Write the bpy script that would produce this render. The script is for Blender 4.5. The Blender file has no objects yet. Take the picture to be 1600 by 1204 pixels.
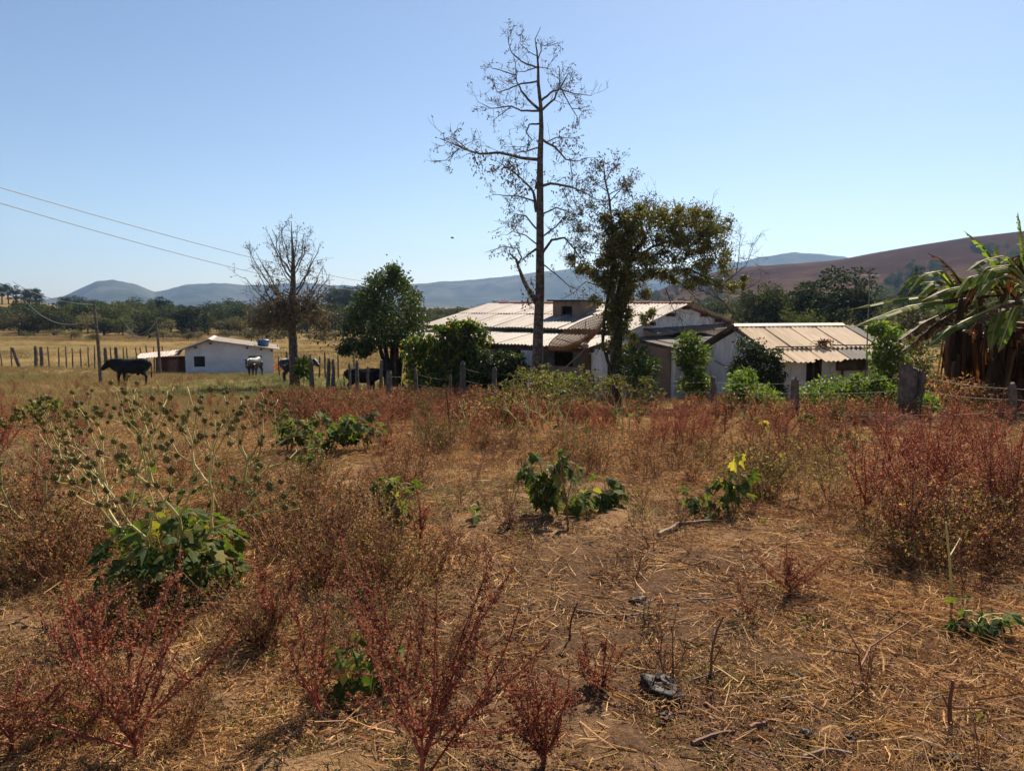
import bpy, math, random
import numpy as np
from mathutils import Vector, Matrix, Euler

scene = bpy.context.scene
C = scene.collection
R = math.radians

# ------------------------------------------------------------------ camera
F_PX = 1186.0
HORIZON = 475.0
PITCH = math.atan((602.0 - HORIZON) / F_PX)
EYE = 1.6
cam_data = bpy.data.cameras.new("camera")
cam_data.sensor_width = 36.0
cam_data.lens = F_PX / 1600.0 * 36.0
cam_data.clip_start = 0.05
cam_data.clip_end = 20000.0
cam = bpy.data.objects.new("camera", cam_data)
cam.location = (0, 0, EYE)
cam.rotation_euler = (math.pi / 2 - PITCH, 0, 0)
C.objects.link(cam)
scene.camera = cam

# ------------------------------------------------------------------ sky and sun
SUN_AZ = 24.0      # degrees to the right of the view direction
SUN_EL = 45.0
world = bpy.data.worlds.new("World")
scene.world = world
world.use_nodes = True
wn = world.node_tree.nodes
wl = world.node_tree.links
wn.clear()
sky = wn.new("ShaderNodeTexSky")
sky.sky_type = 'NISHITA'
sky.sun_disc = False
sky.sun_elevation = R(SUN_EL)
sky.sun_rotation = R(SUN_AZ)
sky.altitude = 700.0
sky.air_density = 1.0
sky.dust_density = 0.7
sky.ozone_density = 2.0
bg = wn.new("ShaderNodeBackground")
bg.inputs["Strength"].default_value = 0.060
wo = wn.new("ShaderNodeOutputWorld")
wl.new(sky.outputs[0], bg.inputs["Color"])
wl.new(bg.outputs[0], wo.inputs["Surface"])

sun_data = bpy.data.lights.new("sun", 'SUN')
sun_data.energy = 5.0
sun_data.angle = R(0.53)
sun_data.color = (1.0, 0.87, 0.69)
sun = bpy.data.objects.new("sun", sun_data)
to_sun = Vector((math.sin(R(SUN_AZ)) * math.cos(R(SUN_EL)), math.cos(R(SUN_AZ)) * math.cos(R(SUN_EL)), math.sin(R(SUN_EL))))
sun.rotation_euler = to_sun.to_track_quat('Z', 'Y').to_euler()
sun.location = (0, 0, 60)
C.objects.link(sun)

scene.view_settings.view_transform = 'Standard'
scene.view_settings.look = 'None'
scene.view_settings.exposure = 1.0
scene.view_settings.gamma = 1.0
scene.render.engine = 'CYCLES'
cy = scene.cycles
cy.max_bounces = 6
cy.diffuse_bounces = 3
cy.glossy_bounces = 2
cy.transmission_bounces = 4
cy.transparent_max_bounces = 6
cy.volume_bounces = 0
cy.use_denoising = True
cy.use_adaptive_sampling = True
cy.adaptive_threshold = 0.02
cy.caustics_reflective = False
cy.caustics_refractive = False

rng = np.random.default_rng(11)

# ------------------------------------------------------------------ noise and terrain
def _hash(ix, iy, seed):
    h = (ix.astype(np.int64) * 374761393 + iy.astype(np.int64) * 668265263 + seed * 1442695041) & 0x7fffffff
    h = ((h ^ (h >> 13)) * 1274126177) & 0x7fffffff
    return ((h ^ (h >> 16)) & 0xffff) / 65535.0

def vnoise(x, y, seed=0):
    x = np.asarray(x, float); y = np.asarray(y, float)
    ix = np.floor(x); iy = np.floor(y)
    fx = x - ix; fy = y - iy
    fx = fx * fx * (3 - 2 * fx); fy = fy * fy * (3 - 2 * fy)
    a = _hash(ix, iy, seed); b = _hash(ix + 1, iy, seed)
    c = _hash(ix, iy + 1, seed); d = _hash(ix + 1, iy + 1, seed)
    return (a * (1 - fx) + b * fx) * (1 - fy) + (c * (1 - fx) + d * fx) * fy - 0.5

def fbm(x, y, seed=0, octv=4):
    s = 0; amp = 1.0
    for i in range(octv):
        s = s + amp * vnoise(np.asarray(x) * 2 ** i, np.asarray(y) * 2 ** i, seed + i * 7)
        amp *= 0.5
    return s

def sstep(a, b, t):
    t = np.clip((np.asarray(t, float) - a) / (b - a), 0, 1)
    return t * t * (3 - 2 * t)

_py = np.array([-400, -50, -6, 0, 5, 10, 17, 25, 32, 40, 55, 100, 180, 400, 1000, 7000.])
_pz = np.array([2.0, 0.6, 0.05, 0, -.06, -.32, -.95, -1.75, -2.2, -2.55, -3.4, -4.3, -5.5, -8, -10, -10.])
_ty = np.concatenate([np.linspace(-400, 200, 2401), np.linspace(201, 7000, 1700)])
_tz = np.interp(_ty, _py, _pz)
_k = np.hanning(25); _k /= _k.sum()
_seg = _tz[:2401].copy()
_pad = np.concatenate([np.full(12, _seg[0]), _seg, np.full(12, _seg[-1])])
_tz[:2401] = np.convolve(_pad, _k, mode='valid')

# skyline of the brown hill on the right, as elevation tangent by azimuth
_haz = np.array([-60, 5, 12, 16.9, 22.9, 26.8, 30.5, 34, 45, 60, 90.])
_hel = np.array([0, 0, 0.028, 0.045, 0.052, 0.063, 0.072, 0.077, 0.085, 0.075, 0.05])

def G(x, y):
    x = np.asarray(x, float); y = np.asarray(y, float)
    r = np.hypot(x, y)
    z = np.interp(y, _ty, _tz)
    # soft relief
    z = z + 0.05 * fbm(x * 0.55, y * 0.55, 3, 3) * sstep(0.5, 2.5, r)
    z = z + 0.25 * fbm(x * 0.05, y * 0.05, 9, 2) * sstep(25, 70, r)
    z = z + 2.0 * fbm(x * 0.008, y * 0.008, 19, 3) * sstep(150, 500, r)
    # low field hill on the far left
    z = z + 20.0 * np.exp(-((x + 315) / 72) ** 2 - ((y - 405) / 80) ** 2)
    # broad brown hill on the right
    az = np.degrees(np.arctan2(x, y))
    el = np.interp(az, _haz, _hel)
    s = sstep(330, 1050, r) * (1 - 0.75 * sstep(1100, 1900, r))
    z = z + (el * 1050 + 11.6 * (el > 0.001)) * s * np.clip(el / 0.03, 0, 1)
    z = z + 5.0 * fbm(x * 0.006, y * 0.006, 31, 3) * s * np.clip(el / 0.05, 0, 1)
    return z

def g1(x, y):
    return float(G(np.array([x]), np.array([y]))[0])

_cp, _sp = math.cos(PITCH), math.sin(PITCH)
def ray(px, py):
    a = (px - 800.0) / F_PX
    b = (602.0 - py) / F_PX
    # camera axes: right (1,0,0), up (0,sp,cp), forward (0,cp,-sp)
    return np.array([a, _cp + b * _sp, -_sp + b * _cp])

def W(px, py, D):
    """point seen at pixel px,py whose distance ahead is D metres"""
    d = ray(px, py)
    t = D / d[1]
    return np.array([0, 0, EYE]) + d * t

def Gp(px, py):
    """ground point seen at pixel px,py"""
    d = ray(px, py)
    ts = np.geomspace(1.0, 900, 1400)
    P = np.array([0, 0, EYE])[None] + d[None] * ts[:, None]
    dz = P[:, 2] - G(P[:, 0], P[:, 1])
    k = np.argmax(dz < 0)
    if dz[k] >= 0:
        k = len(ts) - 1
    p = P[k].copy()
    p[2] = g1(p[0], p[1])
    return p

def onx(px, D):
    """ground point in pixel column px at distance D"""
    x = (px - 800.0) / F_PX * D * 1.0
    x = (px - 800.0) / F_PX * (D * _cp + 2.5 * _sp)
    return np.array([x, D, g1(x, D)])

# ------------------------------------------------------------------ mesh helpers
class MB:
    def __init__(self):
        self.V = []; self.Fs = []; self.n = 0
    def add(self, v, faces, mi=0):
        v = np.asarray(v, float).reshape(-1, 3)
        f = np.asarray(faces, int)
        if f.ndim == 1:
            f = f[None]
        self.V.append(v)
        self.Fs.append((f + self.n, mi))
        self.n += len(v)
    def add_multi(self, v, facelist, mi=0):
        v = np.asarray(v, float).reshape(-1, 3)
        self.V.append(v)
        for f in facelist:
            self.Fs.append((np.asarray([f], int) + self.n, mi))
        self.n += len(v)
    def box(self, c, s, rot=None, mi=0):
        c = np.asarray(c, float); h = np.asarray(s, float) / 2
        v = np.array([[x, y, z] for x in (-1, 1) for y in (-1, 1) for z in (-1, 1)]) * h
        if rot is not None:
            v = v @ np.asarray(rot).T
        self.add(v + c, [[0, 1, 3, 2], [4, 6, 7, 5], [0, 4, 5, 1], [2, 3, 7, 6], [0, 2, 6, 4], [1, 5, 7, 3]], mi)
    def prism(self, poly, off, mi=0):
        """polygon (list of 3-D points) extruded by the vector off"""
        p = np.asarray(poly, float); n = len(p)
        v = np.concatenate([p, p + np.asarray(off)])
        fl = [list(range(n))[::-1], [n + i for i in range(n)]]
        for i in range(n):
            j = (i + 1) % n
            fl.append([i, j, n + j, n + i])
        self.add_multi(v, fl, mi)
    def tube(self, pts, rad, n=5, mi=0, cap=True):
        p = np.asarray(pts, float); m = len(p)
        r = np.broadcast_to(np.asarray(rad, float), (m,))
        t = np.empty_like(p)
        t[1:-1] = p[2:] - p[:-2]; t[0] = p[1] - p[0]; t[-1] = p[-1] - p[-2]
        t /= (np.linalg.norm(t, axis=1, keepdims=True) + 1e-9)
        ref = np.array([0.31, 0.22, 0.92]) if abs(t[0] @ np.array([0.31, 0.22, 0.92])) < 0.9 else np.array([1.0, 0.1, 0.05])
        a = np.cross(t, ref); a /= (np.linalg.norm(a, axis=1, keepdims=True) + 1e-9)
        b = np.cross(t, a)
        an = np.arange(n) / n * 2 * math.pi
        ring = p[:, None] + r[:, None, None] * (np.cos(an)[None, :, None] * a[:, None] + np.sin(an)[None, :, None] * b[:, None])
        v = ring.reshape(-1, 3)
        i = np.arange(m - 1)[:, None] * n; k = np.arange(n)[None]; k2 = (np.arange(n)[None] + 1) % n
        f = np.stack([i + k, i + k2, i + n + k2, i + n + k], -1).reshape(-1, 4)
        base = self.n
        self.add(v, f, mi)
        if cap:
            self.Fs.append((np.array([[base + q for q in range(n)][::-1]]), mi))
            self.Fs.append((np.array([[base + (m - 1) * n + q for q in range(n)]]), mi))
    def lathe(self, prof, n=12, c=(0, 0, 0), mi=0):
        p = np.asarray(prof, float); m = len(p)
        an = np.arange(n) / n * 2 * math.pi
        v = np.stack([p[:, 0, None] * np.cos(an), p[:, 0, None] * np.sin(an), np.repeat(p[:, 1, None], n, 1)], -1).reshape(-1, 3) + np.asarray(c)
        i = np.arange(m - 1)[:, None] * n; k = np.arange(n)[None]; k2 = (k + 1) % n
        f = np.stack([i + k, i + k2, i + n + k2, i + n + k], -1).reshape(-1, 4)
        self.add(v, f, mi)
    def leaves(self, p, ax, L, w, fold=0.15, mi=0, rg=None, tip=0.45):
        """one diamond leaf per row: base p, axis ax"""
        rg = rg or rng
        p = np.asarray(p, float); N = len(p)
        if N == 0:
            return
        ax = ax / (np.linalg.norm(ax, axis=1, keepdims=True) + 1e-9)
        q = rg.normal(size=(N, 3))
        s = np.cross(ax, q); s /= (np.linalg.norm(s, axis=1, keepdims=True) + 1e-9)
        nn = np.cross(ax, s)
        L = np.broadcast_to(np.asarray(L, float), (N,))[:, None]
        w = np.broadcast_to(np.asarray(w, float), (N,))[:, None]
        mid = p + ax * L * tip + nn * L * fold
        v = np.stack([p, mid + s * w / 2, p + ax * L, mid - s * w / 2], 1).reshape(-1, 3)
        f = np.arange(N * 4).reshape(-1, 4)
        self.add(v, f, mi)
    def blades(self, p, ax, L, w, bend, mi=0, rg=None):
        """grass blades: two segments, bending"""
        rg = rg or rng
        N = len(p)
        ax = ax / (np.linalg.norm(ax, axis=1, keepdims=True) + 1e-9)
        s = np.cross(ax, rg.normal(size=(N, 3))); s /= (np.linalg.norm(s, axis=1, keepdims=True) + 1e-9)
        L = np.broadcast_to(np.asarray(L, float), (N,))[:, None]
        w = np.broadcast_to(np.asarray(w, float), (N,))[:, None]
        b = np.asarray(bend, float)
        m = p + ax * L * 0.55 + b * 0.25
        t = p + ax * L + b
        v = np.stack([p - s * w / 2, p + s * w / 2, m + s * w * .4, m - s * w * .4, t], 1).reshape(-1, 3)
        k = np.arange(N)[:, None] * 5
        base = self.n
        self.V.append(v); self.n += len(v)
        self.Fs.append((base + k + np.array([[0, 1, 2, 3]]), mi))
        self.Fs.append((base + k + np.array([[3, 2, 4]]), mi))
    def mesh(self, name, mats, smooth=False):
        me = bpy.data.meshes.new(name)
        v = np.concatenate(self.V)
        me.vertices.add(len(v)); me.vertices.foreach_set("co", v.astype(np.float32).ravel())
        loops = np.concatenate([f.ravel() for f, _ in self.Fs])
        tot = np.concatenate([np.full(len(f), f.shape[1]) for f, _ in self.Fs])
        mi = np.concatenate([np.full(len(f), m) for f, m in self.Fs])
        start = np.concatenate([[0], np.cumsum(tot)[:-1]])
        me.loops.add(len(loops)); me.loops.foreach_set("vertex_index", loops.astype(np.int32))
        me.polygons.add(len(tot))
        me.polygons.foreach_set("loop_start", start.astype(np.int32))
        me.polygons.foreach_set("loop_total", tot.astype(np.int32))
        me.polygons.foreach_set("material_index", mi.astype(np.int32))
        me.polygons.foreach_set("use_smooth", np.full(len(tot), bool(smooth)))
        for m in (mats if isinstance(mats, (list, tuple)) else [mats]):
            me.materials.append(m)
        me.update(calc_edges=True)
        return me
    def obj(self, name, mats, parent=None, smooth=False, loc=None):
        return mesh_obj(name, self.mesh(name, mats, smooth), parent, loc)

STUFF_PARTS = {"crown", "foliage", "leaves", "vine_leaves", "seed_clusters", "withered_leaves", "branches"}
def mesh_obj(name, me, parent=None, loc=None):
    o = bpy.data.objects.new(name, me)
    C.objects.link(o)
    if parent is not None:
        o.parent = parent
        if name in STUFF_PARTS:
            o["kind"] = "stuff"
    if loc is not None:
        o.location = loc
    return o

def tag(o, label=None, cat=None, group=None, kind=None):
    if label: o["label"] = label
    if cat: o["category"] = cat
    if group: o["group"] = group
    if kind: o["kind"] = kind
    return o

def thing(name, label, cat, loc=(0, 0, 0), rz=0.0, group=None, scale=1.0):
    o = bpy.data.objects.new(name, None)
    o.empty_display_size = 0.1
    C.objects.link(o)
    o.location = tuple(float(q) for q in loc)
    o.rotation_euler = (0, 0, rz)
    o.scale = (scale,) * 3
    return tag(o, label, cat, group)

def dup(root, loc, rz, scale, label=None, group=None, tilt=(0, 0)):
    r = root.copy(); C.objects.link(r)
    r.location = tuple(float(q) for q in loc); r.rotation_euler = (tilt[0], tilt[1], rz)
    r.scale = (scale,) * 3 if np.isscalar(scale) else tuple(scale)
    if label: r["label"] = label
    if group: r["group"] = group
    if root.name not in PARTS:
        PARTS[root.name] = list(root.children)
    for ch in PARTS[root.name]:
        c = ch.copy(); C.objects.link(c); c.parent = r
    return r
PARTS = {}

# ------------------------------------------------------------------ materials
MATS = {}
def new_mat(name):
    m = bpy.data.materials.new(name); m.use_nodes = True
    nt = m.node_tree; nt.nodes.clear()
    out = nt.nodes.new("ShaderNodeOutputMaterial")
    MATS[name] = m
    return m, nt, out

def ramp(nt, cols, fac):
    cr = nt.nodes.new("ShaderNodeValToRGB")
    el = cr.color_ramp.elements
    while len(el) > 1: el.remove(el[-1])
    el[0].position = cols[0][0]; el[0].color = (*cols[0][1], 1)
    for p, c in cols[1:]:
        e = el.new(p); e.color = (*c, 1)
    nt.links.new(fac, cr.inputs[0])
    return cr.outputs[0]

def noise(nt, scale, detail=4, rough=.55, coord="Object", vec=None, dist=0.0):
    n = nt.nodes.new("ShaderNodeTexNoise")
    n.inputs["Scale"].default_value = scale
    n.inputs["Detail"].default_value = detail
    n.inputs["Roughness"].default_value = rough
    n.inputs["Distortion"].default_value = dist
    if vec is None:
        tc = nt.nodes.new("ShaderNodeTexCoord"); vec = tc.outputs[coord]
    nt.links.new(vec, n.inputs["Vector"])
    return n.outputs["Fac"]

def mathn(nt, op, a, b=None):
    m = nt.nodes.new("ShaderNodeMath"); m.operation = op
    for i, q in enumerate((a, b)):
        if q is None: continue
        if isinstance(q, (int, float)): m.inputs[i].default_value = q
        else: nt.links.new(q, m.inputs[i])
    return m.outputs[0]

def mixc(nt, fac, a, b, typ='MIX'):
    m = nt.nodes.new("ShaderNodeMix"); m.data_type = 'RGBA'; m.blend_type = typ
    for sock, q in ((m.inputs[0], fac), (m.inputs[6], a), (m.inputs[7], b)):
        if isinstance(q, (int, float)): sock.default_value = q
        elif isinstance(q, tuple): sock.default_value = (*q, 1)
        else: nt.links.new(q, sock)
    return m.outputs[2]

def bump(nt, h, strength=.4, dist=.02):
    b = nt.nodes.new("ShaderNodeBump")
    b.inputs["Strength"].default_value = strength; b.inputs["Distance"].default_value = dist
    nt.links.new(h, b.inputs["Height"])
    return b.outputs[0]

def rnd_fac(nt):
    g = nt.nodes.new("ShaderNodeNewGeometry")
    o = nt.nodes.new("ShaderNodeObjectInfo")
    return mathn(nt, 'FRACT', mathn(nt, 'ADD', g.outputs["Random Per Island"], o.outputs["Random"])), o.outputs["Random"]

def leafmat(name, cols, trans=.35, rough=.5, spec=.35, objvar=0.35, tint=(1.25, 1.3, .7), blotch=0):
    m, nt, out = new_mat(name)
    f, orand = rnd_fac(nt)
    col = ramp(nt, cols, f)
    # each plant a little lighter or darker than the next
    hsv = nt.nodes.new("ShaderNodeHueSaturation")
    nt.links.new(mathn(nt, 'ADD', mathn(nt, 'MULTIPLY', orand, objvar * 2), 1 - objvar), hsv.inputs["Value"])
    nt.links.new(col, hsv.inputs["Color"]); col = hsv.outputs[0]
    if blotch:
        bn = noise(nt, blotch, 4, .6)
        col = mixc(nt, ramp(nt, [(.52, (0, 0, 0)), (.68, (.75, .75, .75))], bn), col, (.22, .17, .06))
    p = nt.nodes.new("ShaderNodeBsdfPrincipled")
    p.inputs["Roughness"].default_value = rough
    p.inputs["Specular IOR Level"].default_value = spec
    nt.links.new(col, p.inputs["Base Color"])
    t = nt.nodes.new("ShaderNodeBsdfTranslucent")
    nt.links.new(mixc(nt, 1.0, col, tint, 'MULTIPLY'), t.inputs["Color"])
    mx = nt.nodes.new("ShaderNodeMixShader"); mx.inputs[0].default_value = trans
    nt.links.new(p.outputs[0], mx.inputs[1]); nt.links.new(t.outputs[0], mx.inputs[2])
    nt.links.new(mx.outputs[0], out.inputs[0])
    return m

def surf(name, cols, scale=4, rough=.8, detail=5, bumpS=.3, bumpD=.01, spec=.3, coord="Object", fine=None, metallic=0):
    m, nt, out = new_mat(name)
    n = noise(nt, scale, detail, .6, coord)
    col = ramp(nt, cols, n)
    p = nt.nodes.new("ShaderNodeBsdfPrincipled")
    p.inputs["Roughness"].default_value = rough
    p.inputs["Specular IOR Level"].default_value = spec
    p.inputs["Metallic"].default_value = metallic
    if fine:
        n2 = noise(nt, fine, 3, .6, coord)
        col = mixc(nt, 1.0, col, ramp(nt, [(.3, (.72, .72, .72)), (.7, (1.15, 1.15, 1.15))], n2), 'MULTIPLY')
        n = n2
    nt.links.new(col, p.inputs["Base Color"])
    nt.links.new(bump(nt, n, bumpS, bumpD), p.inputs["Normal"])
    nt.links.new(p.outputs[0], out.inputs[0])
    return m

def S(*c):
    """colour given as it reads in sRGB 0..255"""
    return tuple(((q / 255 + .055) / 1.055) ** 2.4 if q > 10 else q / 255 / 12.92 for q in c)

# ---- material palette
M_straw = leafmat("straw", [(0, (0.253, 0.135, 0.054)), (.35, (0.438, 0.252, 0.106)), (.75, (0.599, 0.375, 0.168)), (1, (0.714, 0.504, 0.258))], trans=.3, rough=.7, spec=.12, objvar=.25, tint=(1.0, .95, .8))
M_litter = leafmat("dead_litter", [(0, (0.081, 0.043, 0.026)), (.4, (0.228, 0.110, 0.057)), (.75, (0.390, 0.199, 0.096)), (1, (0.564, 0.332, 0.161))], trans=.2, rough=.75, spec=.12, objvar=.3, tint=(1, .9, .8))
M_grass_dry = leafmat("dry_grass", [(0, (0.135, 0.090, 0.034)), (.4, (0.243, 0.162, 0.064)), (.8, (0.360, 0.252, 0.111)), (1, (0.180, 0.171, 0.051))], trans=.3, rough=.6, spec=.25, objvar=.35, tint=(1.0, .95, .7))
M_grass_green = leafmat("green_grass", [(0, (.05, .08, .02)), (.5, (.10, .13, .035)), (1, (.20, .18, .06))], trans=.35, objvar=.3)
M_far_stem = leafmat("rust_stem", [(0, (0.126, 0.056, 0.034)), (.5, (0.251, 0.113, 0.067)), (1, (0.402, 0.222, 0.121))], trans=.1, rough=.75, spec=.1, objvar=.3, tint=(1, .8, .8))
M_red_stem = leafmat("red_stem", [(0, (0.203, 0.032, 0.025)), (.5, (0.378, 0.067, 0.050)), (1, (0.486, 0.138, 0.084))], trans=.08, rough=.62, spec=.2, objvar=.25, tint=(1, .8, .8))
M_red_seed = leafmat("red_seed_heads", [(0, (0.100, 0.044, 0.028)), (.35, (0.206, 0.092, 0.053)), (.7, (0.316, 0.154, 0.080)), (1, (0.445, 0.283, 0.150))], trans=.42, rough=.7, spec=.2, objvar=.3, tint=(1.1, .8, .7))
M_brown_twig = leafmat("brown_twig", [(0, (0.070, 0.031, 0.020)), (.5, (0.182, 0.075, 0.042)), (1, (0.308, 0.138, 0.066))], trans=.0, rough=.7, spec=.3, objvar=.25)
M_olive_weed = leafmat("olive_weed_leaf", [(0, (0.057, 0.054, 0.022)), (.35, (0.126, 0.114, 0.043)), (.65, (0.201, 0.187, 0.061)), (.85, (0.301, 0.174, 0.073)), (1, (0.427, 0.348, 0.145))], trans=.5, rough=.65, spec=.15, objvar=.35, tint=(1.1, 1.05, .7))
M_brown_leaf = leafmat("withered_leaf", [(0, (0.065, 0.034, 0.021)), (.3, (0.169, 0.077, 0.043)), (.55, (0.299, 0.148, 0.073)), (.75, (0.469, 0.271, 0.133)), (.9, (0.195, 0.161, 0.061)), (1, (0.312, 0.283, 0.097))], trans=.5, rough=.65, spec=.15, objvar=.35, tint=(1.1, .95, .7))
M_broad = leafmat("broad_leaf", [(0, (.030, .055, .018)), (.5, (.055, .09, .026)), (.9, (.095, .13, .032)), (1, (.24, .21, .05))], trans=.42, rough=.7, spec=.12, objvar=.35, tint=(1.5, 1.6, .5), blotch=3.5)
M_curl = leafmat("curled_leaf", [(0, (.05, .055, .02)), (.4, (.10, .11, .03)), (.75, (.17, .17, .05)), (1, (.22, .13, .06))], trans=.4, rough=.6, spec=.2, objvar=.3)
M_bright = leafmat("bright_leaf", [(0, (.045, .08, .022)), (.5, (.085, .135, .032)), (1, (.17, .20, .05))], trans=.42, rough=.5, spec=.35, objvar=.25, tint=(1.4, 1.5, .5))
M_green_stem = leafmat("green_stem", [(0, (.30, .28, .10)), (.5, (.48, .42, .17)), (1, (.58, .49, .25))], trans=.2, rough=.6, spec=.2, objvar=.2)
M_pod = leafmat("seed_pod", [(0, (.12, .10, .03)), (.6, (.22, .185, .055)), (1, (.32, .27, .09))], trans=.35, rough=.6, spec=.25, objvar=.35)
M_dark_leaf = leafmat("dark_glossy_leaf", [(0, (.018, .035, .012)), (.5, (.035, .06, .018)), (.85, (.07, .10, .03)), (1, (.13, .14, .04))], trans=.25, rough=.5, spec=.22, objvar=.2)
M_vine_leaf = leafmat("vine_leaf", [(0, (0.039, 0.050, 0.014)), (.4, (0.085, 0.094, 0.026)), (.8, (0.156, 0.138, 0.048)), (1, (0.260, 0.188, 0.072))], trans=.3, rough=.5, spec=.35, objvar=.2)
M_sparse_leaf = leafmat("sparse_leaf", [(0, (.05, .05, .03)), (.5, (.10, .09, .045)), (1, (.19, .15, .08))], trans=.25, rough=.55, spec=.3, objvar=.2, tint=(1.1, 1.1, .8))
M_hedge_leaf = leafmat("hedge_leaf", [(0, (.025, .05, .012)), (.5, (.06, .11, .02)), (.85, (.15, .20, .03)), (1, (.42, .30, .04))], trans=.45, rough=.45, spec=.4, objvar=.15, tint=(1.6, 1.5, .4))
M_wood_leaf = leafmat("wood_foliage", [(0, (.030, .042, .016)), (.5, (.060, .075, .025)), (1, (.115, .115, .045))], trans=.25, rough=.7, spec=.08, objvar=.5)
M_wood_dark = leafmat("dark_wood_foliage", [(0, (.016, .028, .014)), (.5, (.030, .045, .02)), (1, (.06, .075, .03))], trans=.2, rough=.7, spec=.08, objvar=.4)
M_wood_olive = leafmat("olive_wood_foliage", [(0, (.07, .065, .025)), (.5, (.12, .105, .04)), (1, (.19, .155, .065))], trans=.25, rough=.65, spec=.2, objvar=.4)
M_banana = leafmat("banana_leaf", [(0, (.06, .10, .022)), (.5, (.115, .17, .036)), (1, (.23, .25, .06))], trans=.4, rough=.6, spec=.12, objvar=.25, tint=(1.4, 1.5, .5))
M_banana_dry = leafmat("dry_banana_leaf", [(0, (0.037, 0.019, 0.009)), (.5, (0.105, 0.053, 0.022)), (1, (0.186, 0.099, 0.043))], trans=.35, rough=.6, spec=.2, objvar=.3, tint=(1.2, .9, .6))
M_bark = surf("bark", [(.3, (.04, .03, .024)), (.5, (.11, .085, .065)), (.72, (.26, .22, .18))], scale=9, fine=40, rough=.9, bumpS=.8, bumpD=.02)
M_bark_dark = surf("dark_bark", [(.3, (.03, .022, .016)), (.6, (.07, .05, .036)), (.8, (.12, .09, .065))], scale=7, fine=30, rough=.9, bumpS=.8, bumpD=.02)
M_post = surf("weathered_post", [(.3, (.06, .048, .038)), (.55, (.14, .115, .09)), (.75, (.24, .20, .16))], scale=6, fine=35, rough=.9, bumpS=.7, bumpD=.015)
M_wire = surf("wire", [(.3, (.10, .085, .07)), (.7, (.24, .21, .18))], scale=30, rough=.65, spec=.3)
M_cable = surf("cable", [(.3, (.12, .12, .13)), (.7, (.20, .20, .21))], scale=30, rough=.6)

def plaster(name, base, stain, dirt=.55, scale=1.2):
    m, nt, out = new_mat(name)
    tc = nt.nodes.new("ShaderNodeTexCoord")
    mp = nt.nodes.new("ShaderNodeMapping"); mp.inputs["Scale"].default_value = (1, 1, .35)
    nt.links.new(tc.outputs["Object"], mp.inputs[0])
    streak = noise(nt, 3.2 * scale, 6, .65, vec=mp.outputs[0], dist=.4)
    blotch = noise(nt, .9 * scale, 5, .6)
    fine = noise(nt, 40, 3, .6)
    f = mathn(nt, 'MULTIPLY', ramp(nt, [(.48, (0, 0, 0)), (.72, (1, 1, 1))], streak), dirt)
    col = mixc(nt, f, base, stain)
    col = mixc(nt, 1.0, col, ramp(nt, [(.3, (.8, .78, .75)), (.65, (1.05, 1.05, 1.05))], blotch), 'MULTIPLY')
    p = nt.nodes.new("ShaderNodeBsdfPrincipled"); p.inputs["Roughness"].default_value = .9
    p.inputs["Specular IOR Level"].default_value = .2
    nt.links.new(col, p.inputs["Base Color"])
    nt.links.new(bump(nt, fine, .35, .01), p.inputs["Normal"])
    nt.links.new(p.outputs[0], out.inputs[0])
    return m
M_white = plaster("white_plaster", (.78, .77, .75), (.30, .25, .20), .7)
M_white_clean = plaster("limewashed_plaster", (.66, .66, .67), (.5, .48, .46), .35)
M_brown_wall = plaster("bare_brown_plaster", (.28, .20, .15), (.12, .085, .065), .7)
M_brick = plaster("raw_brick", (.22, .10, .06), (.10, .05, .035), .6, 2.5)

def sheetmat(name, base, stain, amount=.6, rough=.55, spec=.4):
    m, nt, out = new_mat(name)
    tc = nt.nodes.new("ShaderNodeTexCoord"); oi = nt.nodes.new("ShaderNodeObjectInfo")
    mp = nt.nodes.new("ShaderNodeMapping"); mp.inputs["Scale"].default_value = (5, .9, 1)
    nt.links.new(tc.outputs["Object"], mp.inputs[0])
    add = nt.nodes.new("ShaderNodeVectorMath"); add.operation = 'ADD'
    nt.links.new(mp.outputs[0], add.inputs[0]); 
    cmb = nt.nodes.new("ShaderNodeCombineXYZ"); nt.links.new(mathn(nt, 'MULTIPLY', oi.outputs["Random"], 50), cmb.inputs[0]); nt.links.new(cmb.outputs[0], add.inputs[1])
    n = noise(nt, 1.1, 7, .65, vec=add.outputs[0])
    f = mathn(nt, 'MULTIPLY', ramp(nt, [(.42, (0, 0, 0)), (.68, (1, 1, 1))], n), amount)
    col = mixc(nt, f, base, stain)
    hsv = nt.nodes.new("ShaderNodeHueSaturation")
    nt.links.new(mathn(nt, 'ADD', mathn(nt, 'MULTIPLY', oi.outputs["Random"], .22), .89), hsv.inputs["Value"])
    nt.links.new(col, hsv.inputs["Color"])
    p = nt.nodes.new("ShaderNodeBsdfPrincipled"); p.inputs["Roughness"].default_value = rough
    p.inputs["Specular IOR Level"].default_value = spec
    nt.links.new(hsv.outputs[0], p.inputs["Base Color"])
    nt.links.new(p.outputs[0], out.inputs[0])
    return m
M_roof_white = sheetmat("pale_fibre_cement", (.45, .395, .355), (.22, .175, .15), .75, .7, .2)
M_roof_cream = sheetmat("cream_fibre_cement", (.72, .55, .37), (.42, .28, .165), .65, .6, .3)
M_roof_old = sheetmat("aged_fibre_cement", (.24, .20, .18), (.10, .08, .07), .7, .65, .35)
M_roof_dark = sheetmat("blackened_fibre_cement", (.10, .09, .09), (.05, .045, .045), .6, .7, .3)
M_tile = surf("ridge_tile_clay", [(.3, (.20, .07, .045)), (.7, (.36, .15, .10))], scale=5, rough=.85)
M_wood = surf("old_wood", [(.3, (.05, .032, .022)), (.55, (.11, .07, .045)), (.75, (.18, .125, .085))], scale=5, fine=30, rough=.85, bumpS=.5)
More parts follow.
